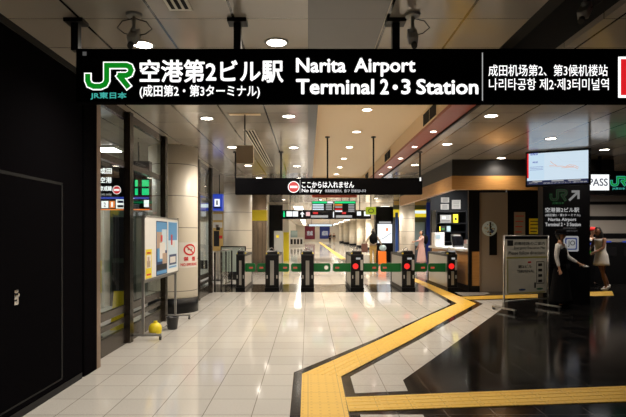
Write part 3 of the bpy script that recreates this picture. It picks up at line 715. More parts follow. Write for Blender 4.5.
t = thing('yellow_post_notice', 'upright yellow notice on a pole seen low through the first glass pane', 'sign', (-3.1, 7.35, 0))
obj('pole', tube(NB(), [(0, 0, 0), (0, 0, 1.0)], .015), 'steel', t); obj('plate', box(NB(), -.12, .12, -.01, .01, .65, 1.12), 'yellow', t); obj('base', lathe(NB(), [(.14, 0), (.13, .02)], seg=24), 'black', t)
# blue sign past column
BY2 = 14.3
t = thing('blue_sign', 'blue edged lit sign box hanging past the second pair of glass panes', 'sign', (0, 0, 0))
obj('casing', box(NB(), sx(200, BY2), sx(222.3, BY2), BY2, BY2+.25, sz(210.5, BY2), sz(194, BY2)), 'e_blue', t)
for a, b_, tp, bt, m in ((201, 211, 204, 207.5, 'e_blue_white'), (201, 211, 197.5, 203, 'greyplastic'), (214.5, 219.8, 199, 206.5, 'e_panel'), (213.5, 221, 207, 208.5, 'blackprint')):
    obj('lit_panel', rect(NB(), sx(a, BY2), sx(b_, BY2), sz(bt, BY2), sz(tp, BY2), BY2-.004), m, t)
bm = NB(); text(bm, '1', sx(216.3, BY2), sx(217.8, BY2), sz(205, BY2), sz(200.5, BY2), BY2-.006, .03); obj('numeral', bm, 'blackprint', t)
for x in (-2.9, -2.5): obj('hanging_rod', tube(NB(), [(x, BY2+.1, sz(194, BY2)), (x, BY2+.1, CEIL)], .012), 'black', t)
t = thing('yellow_banner', 'yellow and white poster with a dark figure hanging below the blue sign', 'poster', (-2.97, 16.5, 0))
b = NB(); box(b, -.12, .22, 0, .02, .95, 2.2); obj('sheet', b, 'cloth_khaki', t)
b = NB()
for i, (a, c, e, g, mi) in enumerate(((-.1, .2, 1.95, 2.15, 0), (-.1, .2, 1.7, 1.88, 0), (0, .12, 1.62, 1.72, 1), (-.08, .1, 1.1, 1.6, 1), (.1, .2, 1.35, 1.45, 2), (-.02, .08, 1.72, 1.8, 3))): rect(b, a, c, e, g, -.001-.0004*i, mi)
obj('print', b, ['paper', 'blackprint', 'redprint', 'tansteel'], t); obj('pole', tube(NB(), [(.05, .035, 0), (.05, .035, 2.2)], .015), 'steel', t); obj('base', lathe(NB(), [(.18, 0), (.17, .02)], (.05, .03, 0), 24), 'black', t)
t = thing('white_vending_machine', 'white machine with a pink lit panel glimpsed beyond the second glass screen', 'machine', (-4.3, 17.5, 0))
obj('body', box(NB(), 0, .95, 0, .7, 0, 1.9, bev=.01), 'white', t); obj('lit_panel', box(NB(), .08, .6, -.008, 0, 1.2, 1.8), emi('pink lit panel', (.9, .45, .4), .8), t); obj('dispenser', box(NB(), .1, .85, -.008, 0, .3, .6), 'blackprint', t)

# steel clad column, cabinet and yellow pillar beyond the gates ------------
t = thing('steel_column', 'brown steel clad square column with a yellow band behind the second gate', 'column', (-1.96, 20.3, 0))
obj('cladding', box(NB(), -.33, .33, -.3, .3, 0, CEIL, bev=.03), mat('brown steel cladding', (.30, .235, .18), .22, metal=.8), t)
obj('yellow_band', box(NB(), -.335, .335, -.305, .305, 2.02, 2.44), 'yellow', t)
for k in (-.33, 0, .33): obj('seam', box(NB(), k*.5-.004, k*.5+.004, -.306, -.3, 0, 2.02), 'groove', t)
t = thing('grey_cabinet', 'plain grey metal cabinet standing left of the yellow pillar', 'cabinet', (-1.56, 27.2, 0))
obj('body', box(NB(), -.24, .24, -.2, .2, 0, 1.66, bev=.01), 'grey_cab', t); obj('door', box(NB(), -.21, .21, -.208, -.2, .1, 1.6), 'grey_cab', t); obj('sticker', box(NB(), -.12, .02, -.213, -.208, 1.3, 1.45), 'yellow', t)
t = thing('square_pillar', 'white square pillar wrapped in yellow below, at the corridor mouth', 'column', (-1.24, 28.6, 0))
obj('shaft', box(NB(), -.17, .17, -.17, .17, 1.6, CEIL), 'pale_wall', t); obj('yellow_wrap', box(NB(), -.175, .175, -.175, .175, 0, 1.6, bev=.004), 'yellow', t)

# ================================================================== OVERHEAD SIGNS BEYOND THE GATES
Y3 = 22.0
t = thing('direction_sign', 'long black directional sign with white pictogram panels above the corridor mouth', 'sign', (0, 0, 0))
obj('sign_box', box(NB(), sx(281, Y3), sx(371, Y3), Y3, Y3+.2, sz(219, Y3), sz(210, Y3)), 'glassgrey', t)
def p3_(a, b_, tp, bt, m, nm='panel', Y=Y3, d=.004, par=None): return obj(nm, rect(NB(), sx(a, Y), sx(b_, Y), sz(bt, Y), sz(tp, Y), Y-d), m, par or t)
p3_(286.5, 292, 211.3, 216.5, 'e_panel'); p3_(292.6, 298, 211.3, 216.5, 'e_panel'); p3_(306, 310, 212, 216, emi('pink panel', (1, .6, .6), .9)); p3_(313, 318, 212, 214, 'e_red'); p3_(311, 328, 215.3, 217.6, 'e_dim'); p3_(336, 352, 215.3, 217.6, 'e_dim'); p3_(342, 346, 211.5, 214, 'e_red'); p3_(357, 361, 211.5, 215.5, 'e_panel'); p3_(364, 370, 211.5, 216, 'e_panel'); p3_(333, 334, 211.5, 217.5, 'e_panel')
bm = NB(); Z_ = lambda p: sz(p, Y3)
fx = bm.faces.new([bm.verts.new((sx(a, Y3), Y3-.004, Z_(b_))) for a, b_ in ((300, 214.3), (302.3, 211.5), (304.6, 214.3))]); rect(bm, sx(301.6, Y3), sx(303, Y3), Z_(217), Z_(214), Y3-.004); obj('arrow', bm, 'e_panel', t)
bm = NB(); disc(bm, sx(284, Y3), Z_(212), .03, Y3-.004); rect(bm, sx(283.2, Y3), sx(285, Y3), Z_(217), Z_(212.8), Y3-.004); obj('person_pictogram', bm, 'e_led_green', t)
for px in (290, 360): obj('hanging_rod', tube(NB(), [(sx(px, Y3), Y3+.1, Z_(210)), (sx(px, Y3), Y3+.1, CEIL)], .02), 'black', t)
Y4 = 20.0
def led(label, a, hdr):
    t = thing('departure_display', label, 'display', (0, 0, 0), 0, 'train departure displays')
    obj('casing', box(NB(), sx(a, Y4), sx(a+21.6, Y4), Y4, Y4+.15, sz(212, Y4), sz(201.2, Y4)), 'blackprint', t)
    obj('header', rect(NB(), sx(a+.5, Y4), sx(a+(15 if hdr else 21), Y4), sz(203.3, Y4), sz(201.5, Y4), Y4-.004), 'e_led_green', t)
    if hdr: obj('clock_face', rect(NB(), sx(a+15.5, Y4), sx(a+21, Y4), sz(203.3, Y4), sz(201.5, Y4), Y4-.004), 'e_panel', t)
    for i, y in enumerate((204.2, 206.4, 208.6, 210.5)):
        if i == 3 and hdr: continue
        obj('row', rect(NB(), sx(a+.8, Y4), sx(a+(12 if hdr else 8), Y4), sz(y+1.3, Y4), sz(y, Y4), Y4-.004), 'e_blue_white' if hdr else [ 'e_orange', 'e_dim', 'e_red', 'e_panel'][i], t)
        obj('row', rect(NB(), sx(a+14, Y4), sx(a+20, Y4), sz(y+1.2, Y4), sz(y, Y4), Y4-.004), 'e_dim', t)
    for dx in (7, 15): obj('hanging_rod', tube(NB(), [(sx(a+dx, Y4), Y4+.07, sz(201.3, Y4)), (sx(a+dx, Y4), Y4+.07, CEIL)], .015), 'black', t)
led('departure display with pale blue rows under a green header', 311.8, True)
led('departure display with orange and red rows under a green header', 334.3, False)
t = thing('dark_red_beam', 'thin dark red beam crossing the ceiling before the departure displays', 'beam', (0, 18.4, 0)); obj('beam', box(NB(), sx(312, 18.4), sx(357, 18.4), 0, .1, CEIL-.36, CEIL-.27), 'red_band', t)
for x in (.3, 1.6): obj('bracket', box(NB(), x-.02, x+.02, .03, .07, CEIL-.27, CEIL), 'black', t)
t = thing('pictogram_sign', 'yellow green square pictogram sign hanging right of the directional sign', 'sign', (0, 0, 0))
obj('sign_box', box(NB(), sx(366, 21), sx(376, 21), 21, 21.12, sz(214.5, 21), sz(207, 21)), emi('lime sign face', (.42, .52, .01), .75), t)
bm = NB(); strip(bm, [(sx(371+2.6*math.cos(q), 21), sz(210.8+2*math.sin(q), 21)) for q in [2*PI*k/14 for k in range(14)]], .03, 20.994, 0, True); obj('pictogram', bm, 'blackprint', t)
obj('hanging_rod', tube(NB(), [(sx(371, 21), 21.06, sz(207, 21)), (sx(371, 21), 21.06, CEIL)], .02), 'black', t)

# map kiosk & shop behind ---------------------------------------------------
KY = 27.0
t = thing('map_kiosk', 'black upright kiosk with a lit white map beyond the gates', 'kiosk', (0, KY, 0))
obj('cabinet', box(NB(), sx(375.5, KY), sx(394, KY), 0, .5, 0, sz(206.5, KY), bev=.01), 'black', t)
obj('lit_map', rect(NB(), sx(377.5, KY), sx(392, KY), sz(243, KY), sz(224, KY), -.006), 'e_panel', t)
bm = NB(); strip(bm, [(sx(379, KY), sz(240, KY)), (sx(384, KY), sz(238, KY)), (sx(391, KY), sz(233, KY))], .03, -.009); obj('map_line', bm, 'e_dim', t)
obj('red_mark', rect(NB(), sx(386, KY), sx(388, KY), sz(231, KY), sz(228, KY), -.009), 'e_orange', t)
obj('title_strip', rect(NB(), sx(379, KY), sx(391, KY), sz(223.4, KY), sz(221.5, KY), -.006), 'e_dim', t)
t = thing('shop_front', 'shop front with yellow fascia and blue posts behind the round column', 'shop', (0, 25.6, 0))
q = 25.6
obj('back_wall', box(NB(), sx(395, q), 8.0, .5, .6, 0, CEIL-.004), mat('slate shop wall', (.10, .115, .14), .5), t)
obj('blue_post', box(NB(), sx(395.5, q), sx(398, q), 0, .1, 0, CEIL-.6), mat('blue paint', (.03, .09, .35), .4), t)
obj('blue_post', box(NB(), sx(426.5, q), sx(430, q), 0, .1, 0, CEIL-.1), 'blueposter', t)
obj('fascia', box(NB(), sx(394, q), sx(427, q), .1, .2, sz(217, q), sz(209.5, q)), 'e_yellow', t)
obj('fascia', box(NB(), sx(394, q), sx(427, q), .05, .1, sz(205, q), sz(200.8, q)), 'cloth_khaki', t)
obj('lit_strip', box(NB(), sx(413, q), sx(426, q), .02, .04, sz(213.5, q), sz(210.5, q)), 'e_blue_white', t)
obj('showcase', box(NB(), sx(413, q), sx(426, q), .3, .45, .9, 2.1), 'cloth_lblue', t)
t = thing('dark_partition', 'dark partition beside the staffed counter beyond the shop front', 'partition', (6.15, 23.4, 0)); obj('panel', box(NB(), -.25, .6, 0, .15, 0, CEIL), 'blackmat', t); obj('edge_trim', box(NB(), -.28, -.25, -.01, .16, 0, CEIL), 'steel', t)
# yellow line pieces handled by tactile path
# info stand in corridor
t = thing('advert_stand', 'white advertising stand along the left side of the far corridor', 'display', (-1.65, 60, 0))
obj('body', box(NB(), -.5, 1.1, 0, .4, 0, 1.1), 'white', t); obj('poster_panel', box(NB(), -.4, .4, .1, .3, 1.1, 1.9), 'cloth_lblue', t); 
b = NB()
for k in range(4): rect(b, -.4+.38*k, -.15+.38*k, .3, .9, -.01)
obj('dark_panel', b, 'blackprint', t); 
t = thing('end_poster', 'large maroon poster on the end wall of the corridor', 'poster', (0, 95.9, 0), 0, 'end wall posters'); obj('sheet', box(NB(), -.6, 1.3, 0, .08, .5, 3.0), 'maroon', t); obj('lettering', text(NB(), '京成', -.2, .9, 1.2, 2.1, -.01, .04), 'e_dim', t)
t = thing('end_poster', 'large blue poster on the end wall of the corridor', 'poster', (0, 95.9, 0), 0, 'end wall posters'); obj('sheet', box(NB(), 2.2, 4.1, 0, .08, .6, 2.9), 'blueposter', t); obj('lettering', text(NB(), '成田', 2.6, 3.7, 1.2, 2.1, -.01, .04), 'e_dim', t)
t = thing('corridor_sign', 'narrow pale lit sign hanging low across the far corridor', 'sign', (0, 58, 0)); obj('sign_box', box(NB(), sx(308, 58), sx(333, 58), 0, .2, sz(226.5, 58), sz(224, 58)), 'blackprint', t); obj('lit_face', rect(NB(), sx(309, 58), sx(332, 58), sz(226.2, 58), sz(224.3, 58), -.01), 'e_blue_white', t)
for x in (.4, 2.5): obj('hanging_rod', tube(NB(), [(x, .1, sz(224, 58)), (x, .1, CEIL)], .02), 'black', t)

# ================================================================== STAFFED COUNTER
OY = 13.3
t = thing('canopy', 'black fascia and oak band wrapping around above the staffed counter', 'canopy', (0, 0, 0))
b = NB(); box(b, 3.25, 6.9, 11.5, 11.62, 2.81, CEIL); box(b, 3.25, 3.37, 11.62, 18, 2.81, CEIL); obj('fascia', b, mat('charcoal fascia', (.022, .021, .021), .5), t)
b = NB(); box(b, 3.24, 6.9, 11.49, 11.62, 2.50, 2.81); box(b, 3.24, 3.37, 11.62, 18, 2.50, 2.81); obj('wood_band', b, 'wood', t)
t = thing('service_counter', 'oak fronted staffed counter with white worktop beside the last ticket gate', 'counter', (0, 0, 0))
obj('plinth', box(NB(), 4.19, 4.49, OY-.01, 17.3, .003, .15), 'black', t)
obj('side_panel', box(NB(), 4.2, 4.24, OY+.08, 17.3, .15, 1.04), 'wood', t)
obj('front_panel', box(NB(), 4.26, 4.47, OY, OY+.05, .15, 1.04), 'wood', t)
obj('corner_post', box(NB(), 4.19, 4.27, OY-.015, OY+.08, .15, CEIL-.002), 'black', t)
obj('front_screen', box(NB(), 4.27, 4.475, OY, OY+.06, 1.04, CEIL-.002), 'black', t)
obj('worktop', box(NB(), 4.08, 4.95, OY+.06, 17.3, 1.04, 1.10, bev=.005), 'white', t)
struct('wall_office_back', box(NB(), 4.34, 7.08, 18.0, 18.1, 0, CEIL), 'black')
struct('wall_office_side', box(NB(), 6.98, 7.08, OY, 18.0, 0, CEIL), 'black')
struct('wall_office_front', box(NB(), 5.2, 7.08, OY, OY+.1, 0, CEIL), 'black')
b = NB(); box(b, 4.475, 5.2, OY-.02, OY+.04, 0, 2.58); door = struct('door_2', b, 'beige_wall')
obj('frame_strip', box(NB(), 4.475, 4.51, OY-.035, OY-.02, 0, 2.58), 'tansteel', door); obj('window_slot', box(NB(), 4.72, 4.92, OY-.03, OY-.02, .95, 1.55), 'black', door); obj('handle', tube(NB(), [(5.08, OY-.06, .9), (5.08, OY-.06, 1.15)], .014), 'steel', door)
# round map plaque on the door
t = thing('round_plaque', 'round pale blue and black picture plaque on the beige door', 'notice', (4.72, OY-.035, 1.64))
b = NB(); 
for r, mi, y in ((.195, 0, 0),): disc(b, 0, 0, r, y, mi)
obj('disc', b, pal, t)
b = NB()
rect(b, .0, .045, -.17, .17, -.003, 0); 
for i in range(26):
    a = random.uniform(0, 2*PI); r = random.uniform(.05, .14); s_ = random.uniform(.012, .03)
    disc(b, r*math.cos(a), r*math.sin(a), s_, -.0035-.0001*i, random.choice((0, 1, 2, 3)), 10)
obj('print', b, ['blackprint', 'cloth_lblue', 'cloth_khaki', dkb], t)
# notices on black wall
for lab, x0, x1, z0, z1, m, ln in (('dim beige notice sheet pinned on the black wall', 514, 525, 236, 212, 'beige_wall', 'redprint'), ('yellow topped notice sheet pinned on the black wall', 529, 540, 234, 218.5, 'yellow', 'blackprint')):
    t = thing('wall_notice', lab, 'notice', (0, OY, 0)); X0, X1, Z0, Z1 = sx(x0, OY), sx(x1, OY), sz(z0, OY), sz(z1, OY)
    obj('sheet', box(NB(), X0, X1, -.012, -.002, Z0, Z1), m, t)
    b = NB()
    for k in range(4): zz = Z1-(Z1-Z0)*(.15+.22*k); rect(b, X0+.03, X1-.03-.02*k, zz-.025, zz, -.013)
    obj('print', b, ln, t)
# office contents
def onwall(px0, px1, py0, py1, Y, m, lab, nm='paper_notice'):
    t = thing(nm, lab, 'notice', (0, Y, 0)); X0, X1, Z0, Z1 = sx(px0, Y), sx(px1, Y), sz(py1, Y), sz(py0, Y)
    obj('sheet', box(NB(), X0, X1, -.02, 0, Z0, Z1), m, t)
    b = NB()
    for k in range(4): zz = Z1-(Z1-Z0)*(.2+.18*k); rect(b, X0+.05, X1-.05, zz-.02, zz, -.022)
    obj('print', b, 'greyplastic', t)
onwall(451.8, 460.4, 200, 209, 18, 'paper', 'white notice sheet high on the back wall of the staffed counter')
onwall(441, 449, 197.5, 202.6, 18, 'paper', 'upper of two small white sheets above the counter shelf')
onwall(440.6, 448.7, 204, 209.6, 18, 'paper', 'lower of two small white sheets above the counter shelf')
onwall(451, 463, 190.5, 194.5, 16.5, 'cloth_lblue', 'pale strip hanging at the top inside the counter office') if False else None
SHY = 17.3
t = thing('office_shelf', 'black shelf unit inside the staffed counter office', 'shelf', (0, 17.3, 0))
X0, X1 = sx(436, SHY), sx(466, SHY)
obj('side_panel', box(NB(), X0-.0, X0+.04, 0, .6, .003, 2.3), 'black', t); obj('side_panel', box(NB(), X1, X1+.04, 0, .6, .003, 2.3), 'black', t)
for z in (.6, 1.25, 1.58, 1.88, 2.28): obj('shelf_board', box(NB(), X0+.04, X1, 0, .6, z-.03, z), 'black', t)
def onshelf(nm, lab, cat, a, b_, z0, z1, m, extra=None, dy=.1, d=.3, Y=17.3):
    t = thing(nm, lab, cat, ((sx(a, Y)+sx(b_, Y))/2, Y+dy, z0)); hw = (sx(b_, Y)-sx(a, Y))/2
    obj('body', box(NB(), -hw, hw, 0, d, 0, z1-z0, bev=.01), m, t)
    for (n_, x0, x1, zz0, zz1, mm) in (extra or []): obj(n_, box(NB(), -hw+2*hw*x0, -hw+2*hw*x1, -.012, -.001, (z1-z0)*zz0, (z1-z0)*zz1), mm, t)
    return t
onshelf('printer', 'pale grey printer on the shelf inside the counter office', 'printer', 441, 452, 1.88, 2.15, 'greyplastic', [('panel', .15, .5, .5, .8, 'paper'), ('slot', .1, .9, .2, .3, 'blackprint')])
onshelf('yellow_file_box', 'yellow file box beside the printer in the counter office', 'box', 454, 459, 1.88, 2.18, 'yellow', [('label_patch', .3, .7, .3, .6, 'blackprint')])
onshelf('green_lit_panel', 'small green and yellow lit indicator under the printer shelf', 'device', 440, 446, 1.58, 1.78, 'blackprint', [('green_lamp', .4, .9, .3, .6, 'e_green'), ('yellow_edge', 0, .2, .1, .9, 'yellow')])
onshelf('document_stack', 'stack of white documents with a red ring mark in the counter office', 'documents', 454, 461.5, 1.25, 1.50, 'paper', [('red_mark', .4, .7, .4, .7, 'redprint')])
onshelf('blue_file_box', 'small blue grey file box in the counter office beside the indicator', 'box', 447.5, 451.5, 1.58, 1.78, 'cloth_lblue')
onshelf('cash_register', 'pale boxy ticket machine at the far end of the white worktop', 'ticket machine', 434.5, 444.5, 1.10, 1.55, 'paper', [('screen', .15, .6, .55, .85, 'cloth_lblue')], dy=0, d=.4, Y=16.3)
t = thing('desk_terminal', 'black slanted desk terminal on the white worktop', 'terminal', (4.5, 15.3, 1.10)); b = NB(); prismX(b, [(-.1, 0), (.15, 0), (.15, .06), (-.08, .03)], -.13, .13); obj('base', b, 'blackprint', t); b = NB(); prismX(b, [(.02, .05), (.06, .05), (.16, .32), (.12, .34)], -.16, .16); obj('screen', b, 'glassgrey', t)
t = thing('yellow_dispenser', 'yellow dispenser bottle on the worktop close to the corner post', 'bottle', (4.45, 14.0, 1.10)); obj('bottle', lathe(NB(), [(.035, 0), (.04, .02), (.04, .14), (.02, .18), (.02, .2)], seg=16), 'yellow', t); obj('nozzle', box(NB(), -.04, .012, -.008, .008, .2, .22), 'white', t)
t = thing('leaflet_holder', 'clear leaflet holder with coloured leaflets on the worktop', 'leaflets', (4.55, 14.5, 1.10)); 
obj('holder', box(NB(), -.1, .1, 0, .1, 0, .12), 'greyplastic', t)
for k, m in enumerate(('cloth_pink', 'paper', 'cloth_lblue')): obj('leaflet', box(NB(), -.09+.06*k, -.035+.06*k, .03, .05, .02, .24), m, t)
# office ceiling lamp
t = thing('office_lamp', 'small panel lamp in the counter office ceiling', 'ceiling light', (5.2, 15.6, CEIL)); obj('housing', box(NB(), -.3, .3, -.15, .15, -.03, 0), 'white', t); obj('diffuser', box(NB(), -.28, .28, -.13, .13, -.036, -.03), 'e_tubewhite', t)
ld = bpy.data.lights.new('lamp', 'AREA'); ld.energy = 160; ld.size = .5; lo = bpy.data.objects.new('lamp', ld); COL.objects.link(lo); lo.parent = t; lo.location = (0, 0, -.06)  # area light added to brighten the office contents

# ================================================================== INFO PILLAR
PY = 10.8
t = thing('information_pillar', 'black square pillar printed with station name and arrow behind the attendant', 'pillar', (0, 0, 0))
px0, px1 = sx(543, PY), sx(590, PY)
obj('pillar_body', box(NB(), px0, px1, PY, PY+.24, .003, CEIL), 'black', t)
jr_logo(sx(549.5, PY), sx(567, PY), sz(201.5, PY), sz(189, PY), PY-.004, t, 'blackprint', 'e_greendim', inner=5, outer=7.2)
bm = NB(); text(bm, 'JR東日本', sx(552, PY), sx(564, PY), sz(204.5, PY), sz(202, PY), PY-.004, .03); obj('company_name', bm, 'e_greendim', t)
bm = NB(); a = lambda x, y: (sx(x, PY), sz(y, PY)); strip(bm, [a(569, 200.5), a(578, 192)], .05, PY-.004); strip(bm, [a(571.5, 191.5), a(578.4, 191.5), a(578.4, 199)], .05, PY-.004); obj('arrow', bm, 'e_arrow', t)
line('空港第2ビル駅', 545, 579, 207.5, 212.3, Y=PY, par=t, bold=.03, m='e_dim'); line('(成田第2・第3ターミナル)', 545, 580, 213.8, 216.8, Y=PY, par=t, bold=.02, m='e_dim')
line('Narita Airport', 548, 576, 217.8, 222, Y=PY, par=t, bold=.04, m='e_dim'); line('Terminal 2・3 Station', 545, 580.5, 222.6, 226.2, Y=PY, par=t, bold=.04, m='e_dim')
line('成田机场第2候机楼站', 563, 576, 227.4, 229, Y=PY, par=t, bold=.01, m='e_dimmer'); line('나리타공항 터미널역', 561, 577, 230, 231.8, Y=PY, par=t, bold=.01, m='e_dimmer')
b = NB(); jo = lambda x0, x1, y0, y1, d, mi: prismY(b, [(sx(p, PY), sz(q_, PY)) for p, q_ in ((x0+1, y0), (x1-1, y0), (x1, y0+1), (x1, y1-1), (x1-1, y1), (x0+1, y1), (x0, y1-1), (x0, y0+1))], PY-d, PY-.001, mi)
jo(563.5, 578.5, 236, 251.5, .004, 0); jo(565, 577, 237.8, 249.8, .006, 1); jo(566.3, 575.7, 239, 248.6, .008, 0)
text(b, 'JO', sx(567.5, PY), sx(574.8, PY), sz(247, PY), sz(240.5, PY), PY-.009, .02, 2)
obj('line_badge', b, [emi('dim white badge', (.8, .8, .8), .32), emi('dim blue badge', (.02, .06, .3), .35), 'blackprint'], t)

# monitor --------------------------------------------------------------
t = thing('hanging_monitor', 'lit monitor showing a rail map hanging above the black pillar', 'monitor', (4.98, 10.20, 2.50), math.radians(-27))
W, H_ = 1.10, .64
obj('casing', box(NB(), -W/2-.03, W/2+.045, 0, .09, -.035, H_+.035, bev=.006), 'black', t)
obj('screen', rect(NB(), -W/2, W/2, .085, H_, -.004), emi('map screen', (.72, .87, 1), .85), t)
obj('sidebar', rect(NB(), -W/2+.03, -W/2+.32, .11, H_-.02, -.006), emi('side bar', (.62, .80, .95), .9), t)
obj('red_edge', rect(NB(), -W/2, -W/2+.03, .14, H_, -.006), 'e_red', t)
b = NB(); rect(b, -W/2, W/2, 0, .085, -.006); obj('ticker', b, 'e_navy', t)
b = NB(); text(b, '成田エクスプレス 運行情報', -.25, W/2-.02, .012, .04, -.008, .02); text(b, '普通', -W/2+.03, -W/2+.2, .03, .05, -.008, .02)
for a_, c_ in ((-.45, -.27), (-.1, .12), (.2, .42)): rect(b, a_, c_, .055, .075, -.008)
obj('ticker_lettering', b, 'e_dim', t)
b = NB(); text(b, '路線図', -W/2+.06, -W/2+.2, .6, .65, -.008, .02); text(b, '情報', -W/2+.10, -W/2+.2, .44, .475, -.008, .02)
for k in range(3): rect(b, -W/2+.05, -W/2+.3, .36-.03*k, .366-.03*k, -.008)
obj('sidebar_lettering', b, 'e_blue', t)
b = NB(); strip(b, [(-.14, .37), (-.05, .365), (.02, .355), (.10, .35), (.15, .33), (.26, .34), (.33, .31), (.37, .28)], .009, -.008); strip(b, [(-.12, .46), (-.07, .41), (-.01, .37)], .008, -.0082); strip(b, [(.16, .345), (.22, .37), (.31, .355), (.38, .31)], .008, -.0084); strip(b, [(.08, .32), (.18, .32), (.3, .32)], .007, -.0086)
obj('route_line', b, emi('orange map line', (.85, .38, .22), .9), t)
b = NB(); strip(b, [(-.25, .36), (0, .33), (.2, .28), (.5, .22)], .003, -.0078); strip(b, [(0, .55), (.1, .45), (.5, .42)], .003, -.0078); obj('faint_map_line', b, emi('grey map line', (.6, .72, .8), .85), t)
for x in (-.3, .3): obj('hanging_bracket', box(NB(), x-.03, x+.03, .03, .08, H_+.03, CEIL-2.50), 'black', t)
# pass sign
QY = 10.95
t = thing('pass_sign', 'lit hanging sign reading PASS on white with a green outlined emblem', 'sign', (0, 0, 0))
obj('sign_box', box(NB(), sx(583, QY), 7.35, QY, QY+.18, sz(195, QY), sz(171, QY)), 'black', t)
obj('white_panel', rect(NB(), sx(584, QY), sx(609, QY), sz(190.3, QY), sz(174.5, QY), QY-.004), 'e_panel', t)
bm = NB(); text(bm, 'PASS', sx(588.5, QY), sx(607.5, QY), sz(186, QY), sz(178.5, QY), QY-.008, .02); obj('lettering', bm, 'navy', t)
jr_logo(sx(610, QY), sx(626.5, QY), sz(186.5, QY), sz(176, QY), QY-.006, t, 'e_green', 'e_teal', inner=5, outer=7.8)
bm = NB(); text(bm, 'JR東日本', sx(612, QY), sx(625, QY), sz(190, QY), sz(187.5, QY), QY-.006, .03); obj('company_name', bm, 'e_teal', t)
for x in (sx(602, QY), 7.1): obj('hanging_post', box(NB(), x-.025, x+.025, QY+.06, QY+.11, sz(171, QY), CEIL), 'black', t)

# striped wall right -----------------------------------------------------
b = NB(); box(b, 6.9, 12, 16.0, 16.1, 0, CEIL, 1)
for z0, z1 in ((2.52, 2.85), (2.06, 2.42), (1.52, 1.93), (1.08, 1.35)): box(b, 7.35, 11.8, 15.99, 16.0, z0, z1, 0)
struct('wall_striped', b, [mat('pale stripe', (.34, .31, .28), .5), 'black'])
t = thing('ticket_machine_row', 'dark ticket machines with small blue lights along the striped wall', 'ticket machine', (8.1, 15.2, 0))
obj('body', box(NB(), 0, 2.4, 0, .78, .003, 1.25, bev=.01), 'black', t)
for k in range(4): obj('screen', box(NB(), .1+.6*k, .5+.6*k, -.008, -.001, .85, 1.1), 'glassgrey', t); obj('status_light', box(NB(), .15+.6*k, .4+.6*k, .1, .12, 1.25, 1.29), 'e_blue', t)
# small blue/green lit thing beside shopper's hand
t = thing('ticket_terminal', 'dark terminal with small green light before the woman in white', 'terminal', (7.86, 14.35, 0)); obj('body', box(NB(), -.1, .2, 0, .3, .003, 1.3, bev=.01), 'black', t); obj('green_light', box(NB(), .0, .1, -.006, 0, .95, 1.02), 'e_green', t); obj('blue_light', box(NB(), -.02, .16, -.006, 0, 1.2, 1.25), 'e_blue', t)

# ================================================================== MAP STAND (right)
A = Vector((sx(505, 9.8), 9.85)); B_ = Vector((sx(547, 10.35), 10.3)); dd = B_-A; LEN = dd.length
t = thing('map_stand', 'wheeled silver stand holding an evacuation map poster beside the attendant', 'display stand', (A.x, A.y, 0), math.atan2(dd.y, dd.x))
for x in (0, LEN):
    obj('post', tube(NB(), [(x, 0, .04), (x, 0, 1.47)], .017, 12), 'steel', t); obj('foot', box(NB(), x-.025, x+.025, -.30, .30, .05, .08, bev=.005), 'steel', t)
    for dy in (-.27, .27): b = NB(); tube(b, [(x-.015, dy, .033), (x+.015, dy, .033)], .03, 14); obj('caster', b, 'rubber', t)
obj('top_bar', tube(NB(), [(0, 0, 1.46), (LEN, 0, 1.46)], .016), 'steel', t); obj('cross_bar', tube(NB(), [(0, 0, .20), (LEN, 0, .20)], .016), 'steel', t); obj('header_bar', box(NB(), .03, LEN-.03, -.015, .015, 1.40, 1.455), 'black', t)
obj('board', box(NB(), .05, LEN-.05, -.01, .012, .32, 1.40), mat('dim board paper', (.44, .43, .37), .6), t)
cr = LEN-.10; bx_ = lambda u: .05+cr*u; bz = lambda v: 1.40-1.08*v
b = NB()
rect(b, bx_(.02), bx_(.16), bz(.12), bz(.02), -.012, 0)
for k, s in enumerate(('避難経路のご案内', 'Emergency Evacuation Map', 'Please follow directions')): text(b, s, bx_(.18 if k < 2 else .05), bx_(.95), bz(.11+.085*k), bz(.05+.085*k), -.012, .01, 0)
text(b, '第2ビル', bx_(.28), bx_(.62), bz(.53), bz(.47), -.012, .02, 0); text(b, 'TERMINAL', bx_(.25), bx_(.68), bz(.61), bz(.56), -.012, .01, 0)
for k in range(4): rect(b, bx_(.78), bx_(.88), bz(.50+.1*k), bz(.45+.1*k), -.012, 0)
strip(b, [(bx_(.74), bz(.42)), (bx_(.74), bz(.82)), (bx_(.93), bz(.82)), (bx_(.93), bz(.42))], .012, -.012, 0, True)
rect(b, bx_(.68), bx_(.72), bz(.9), bz(.8), -.012, 0)
disc(b, bx_(.38), bz(.92), .09, -.012, 2, 20, .02); disc(b, bx_(.82), bz(.92), .09, -.012, 3, 20, .02)
rect(b, bx_(.52), bx_(.6), bz(.44), bz(.41), -.012, 1)
rect(b, bx_(0), bx_(1), bz(.35), bz(.32), -.012, 4); rect(b, bx_(.02), bx_(.04), bz(.97), bz(.37), -.012, 4); rect(b, bx_(.05), bx_(.95), bz(.99), bz(.97), -.012, 4)
obj('map_print', b, ['blackprint', 'redprint', dkb, mat('dark green print', (.02, .10, .05), .5), mat('olive print', (.32, .30, .08), .5)], t)

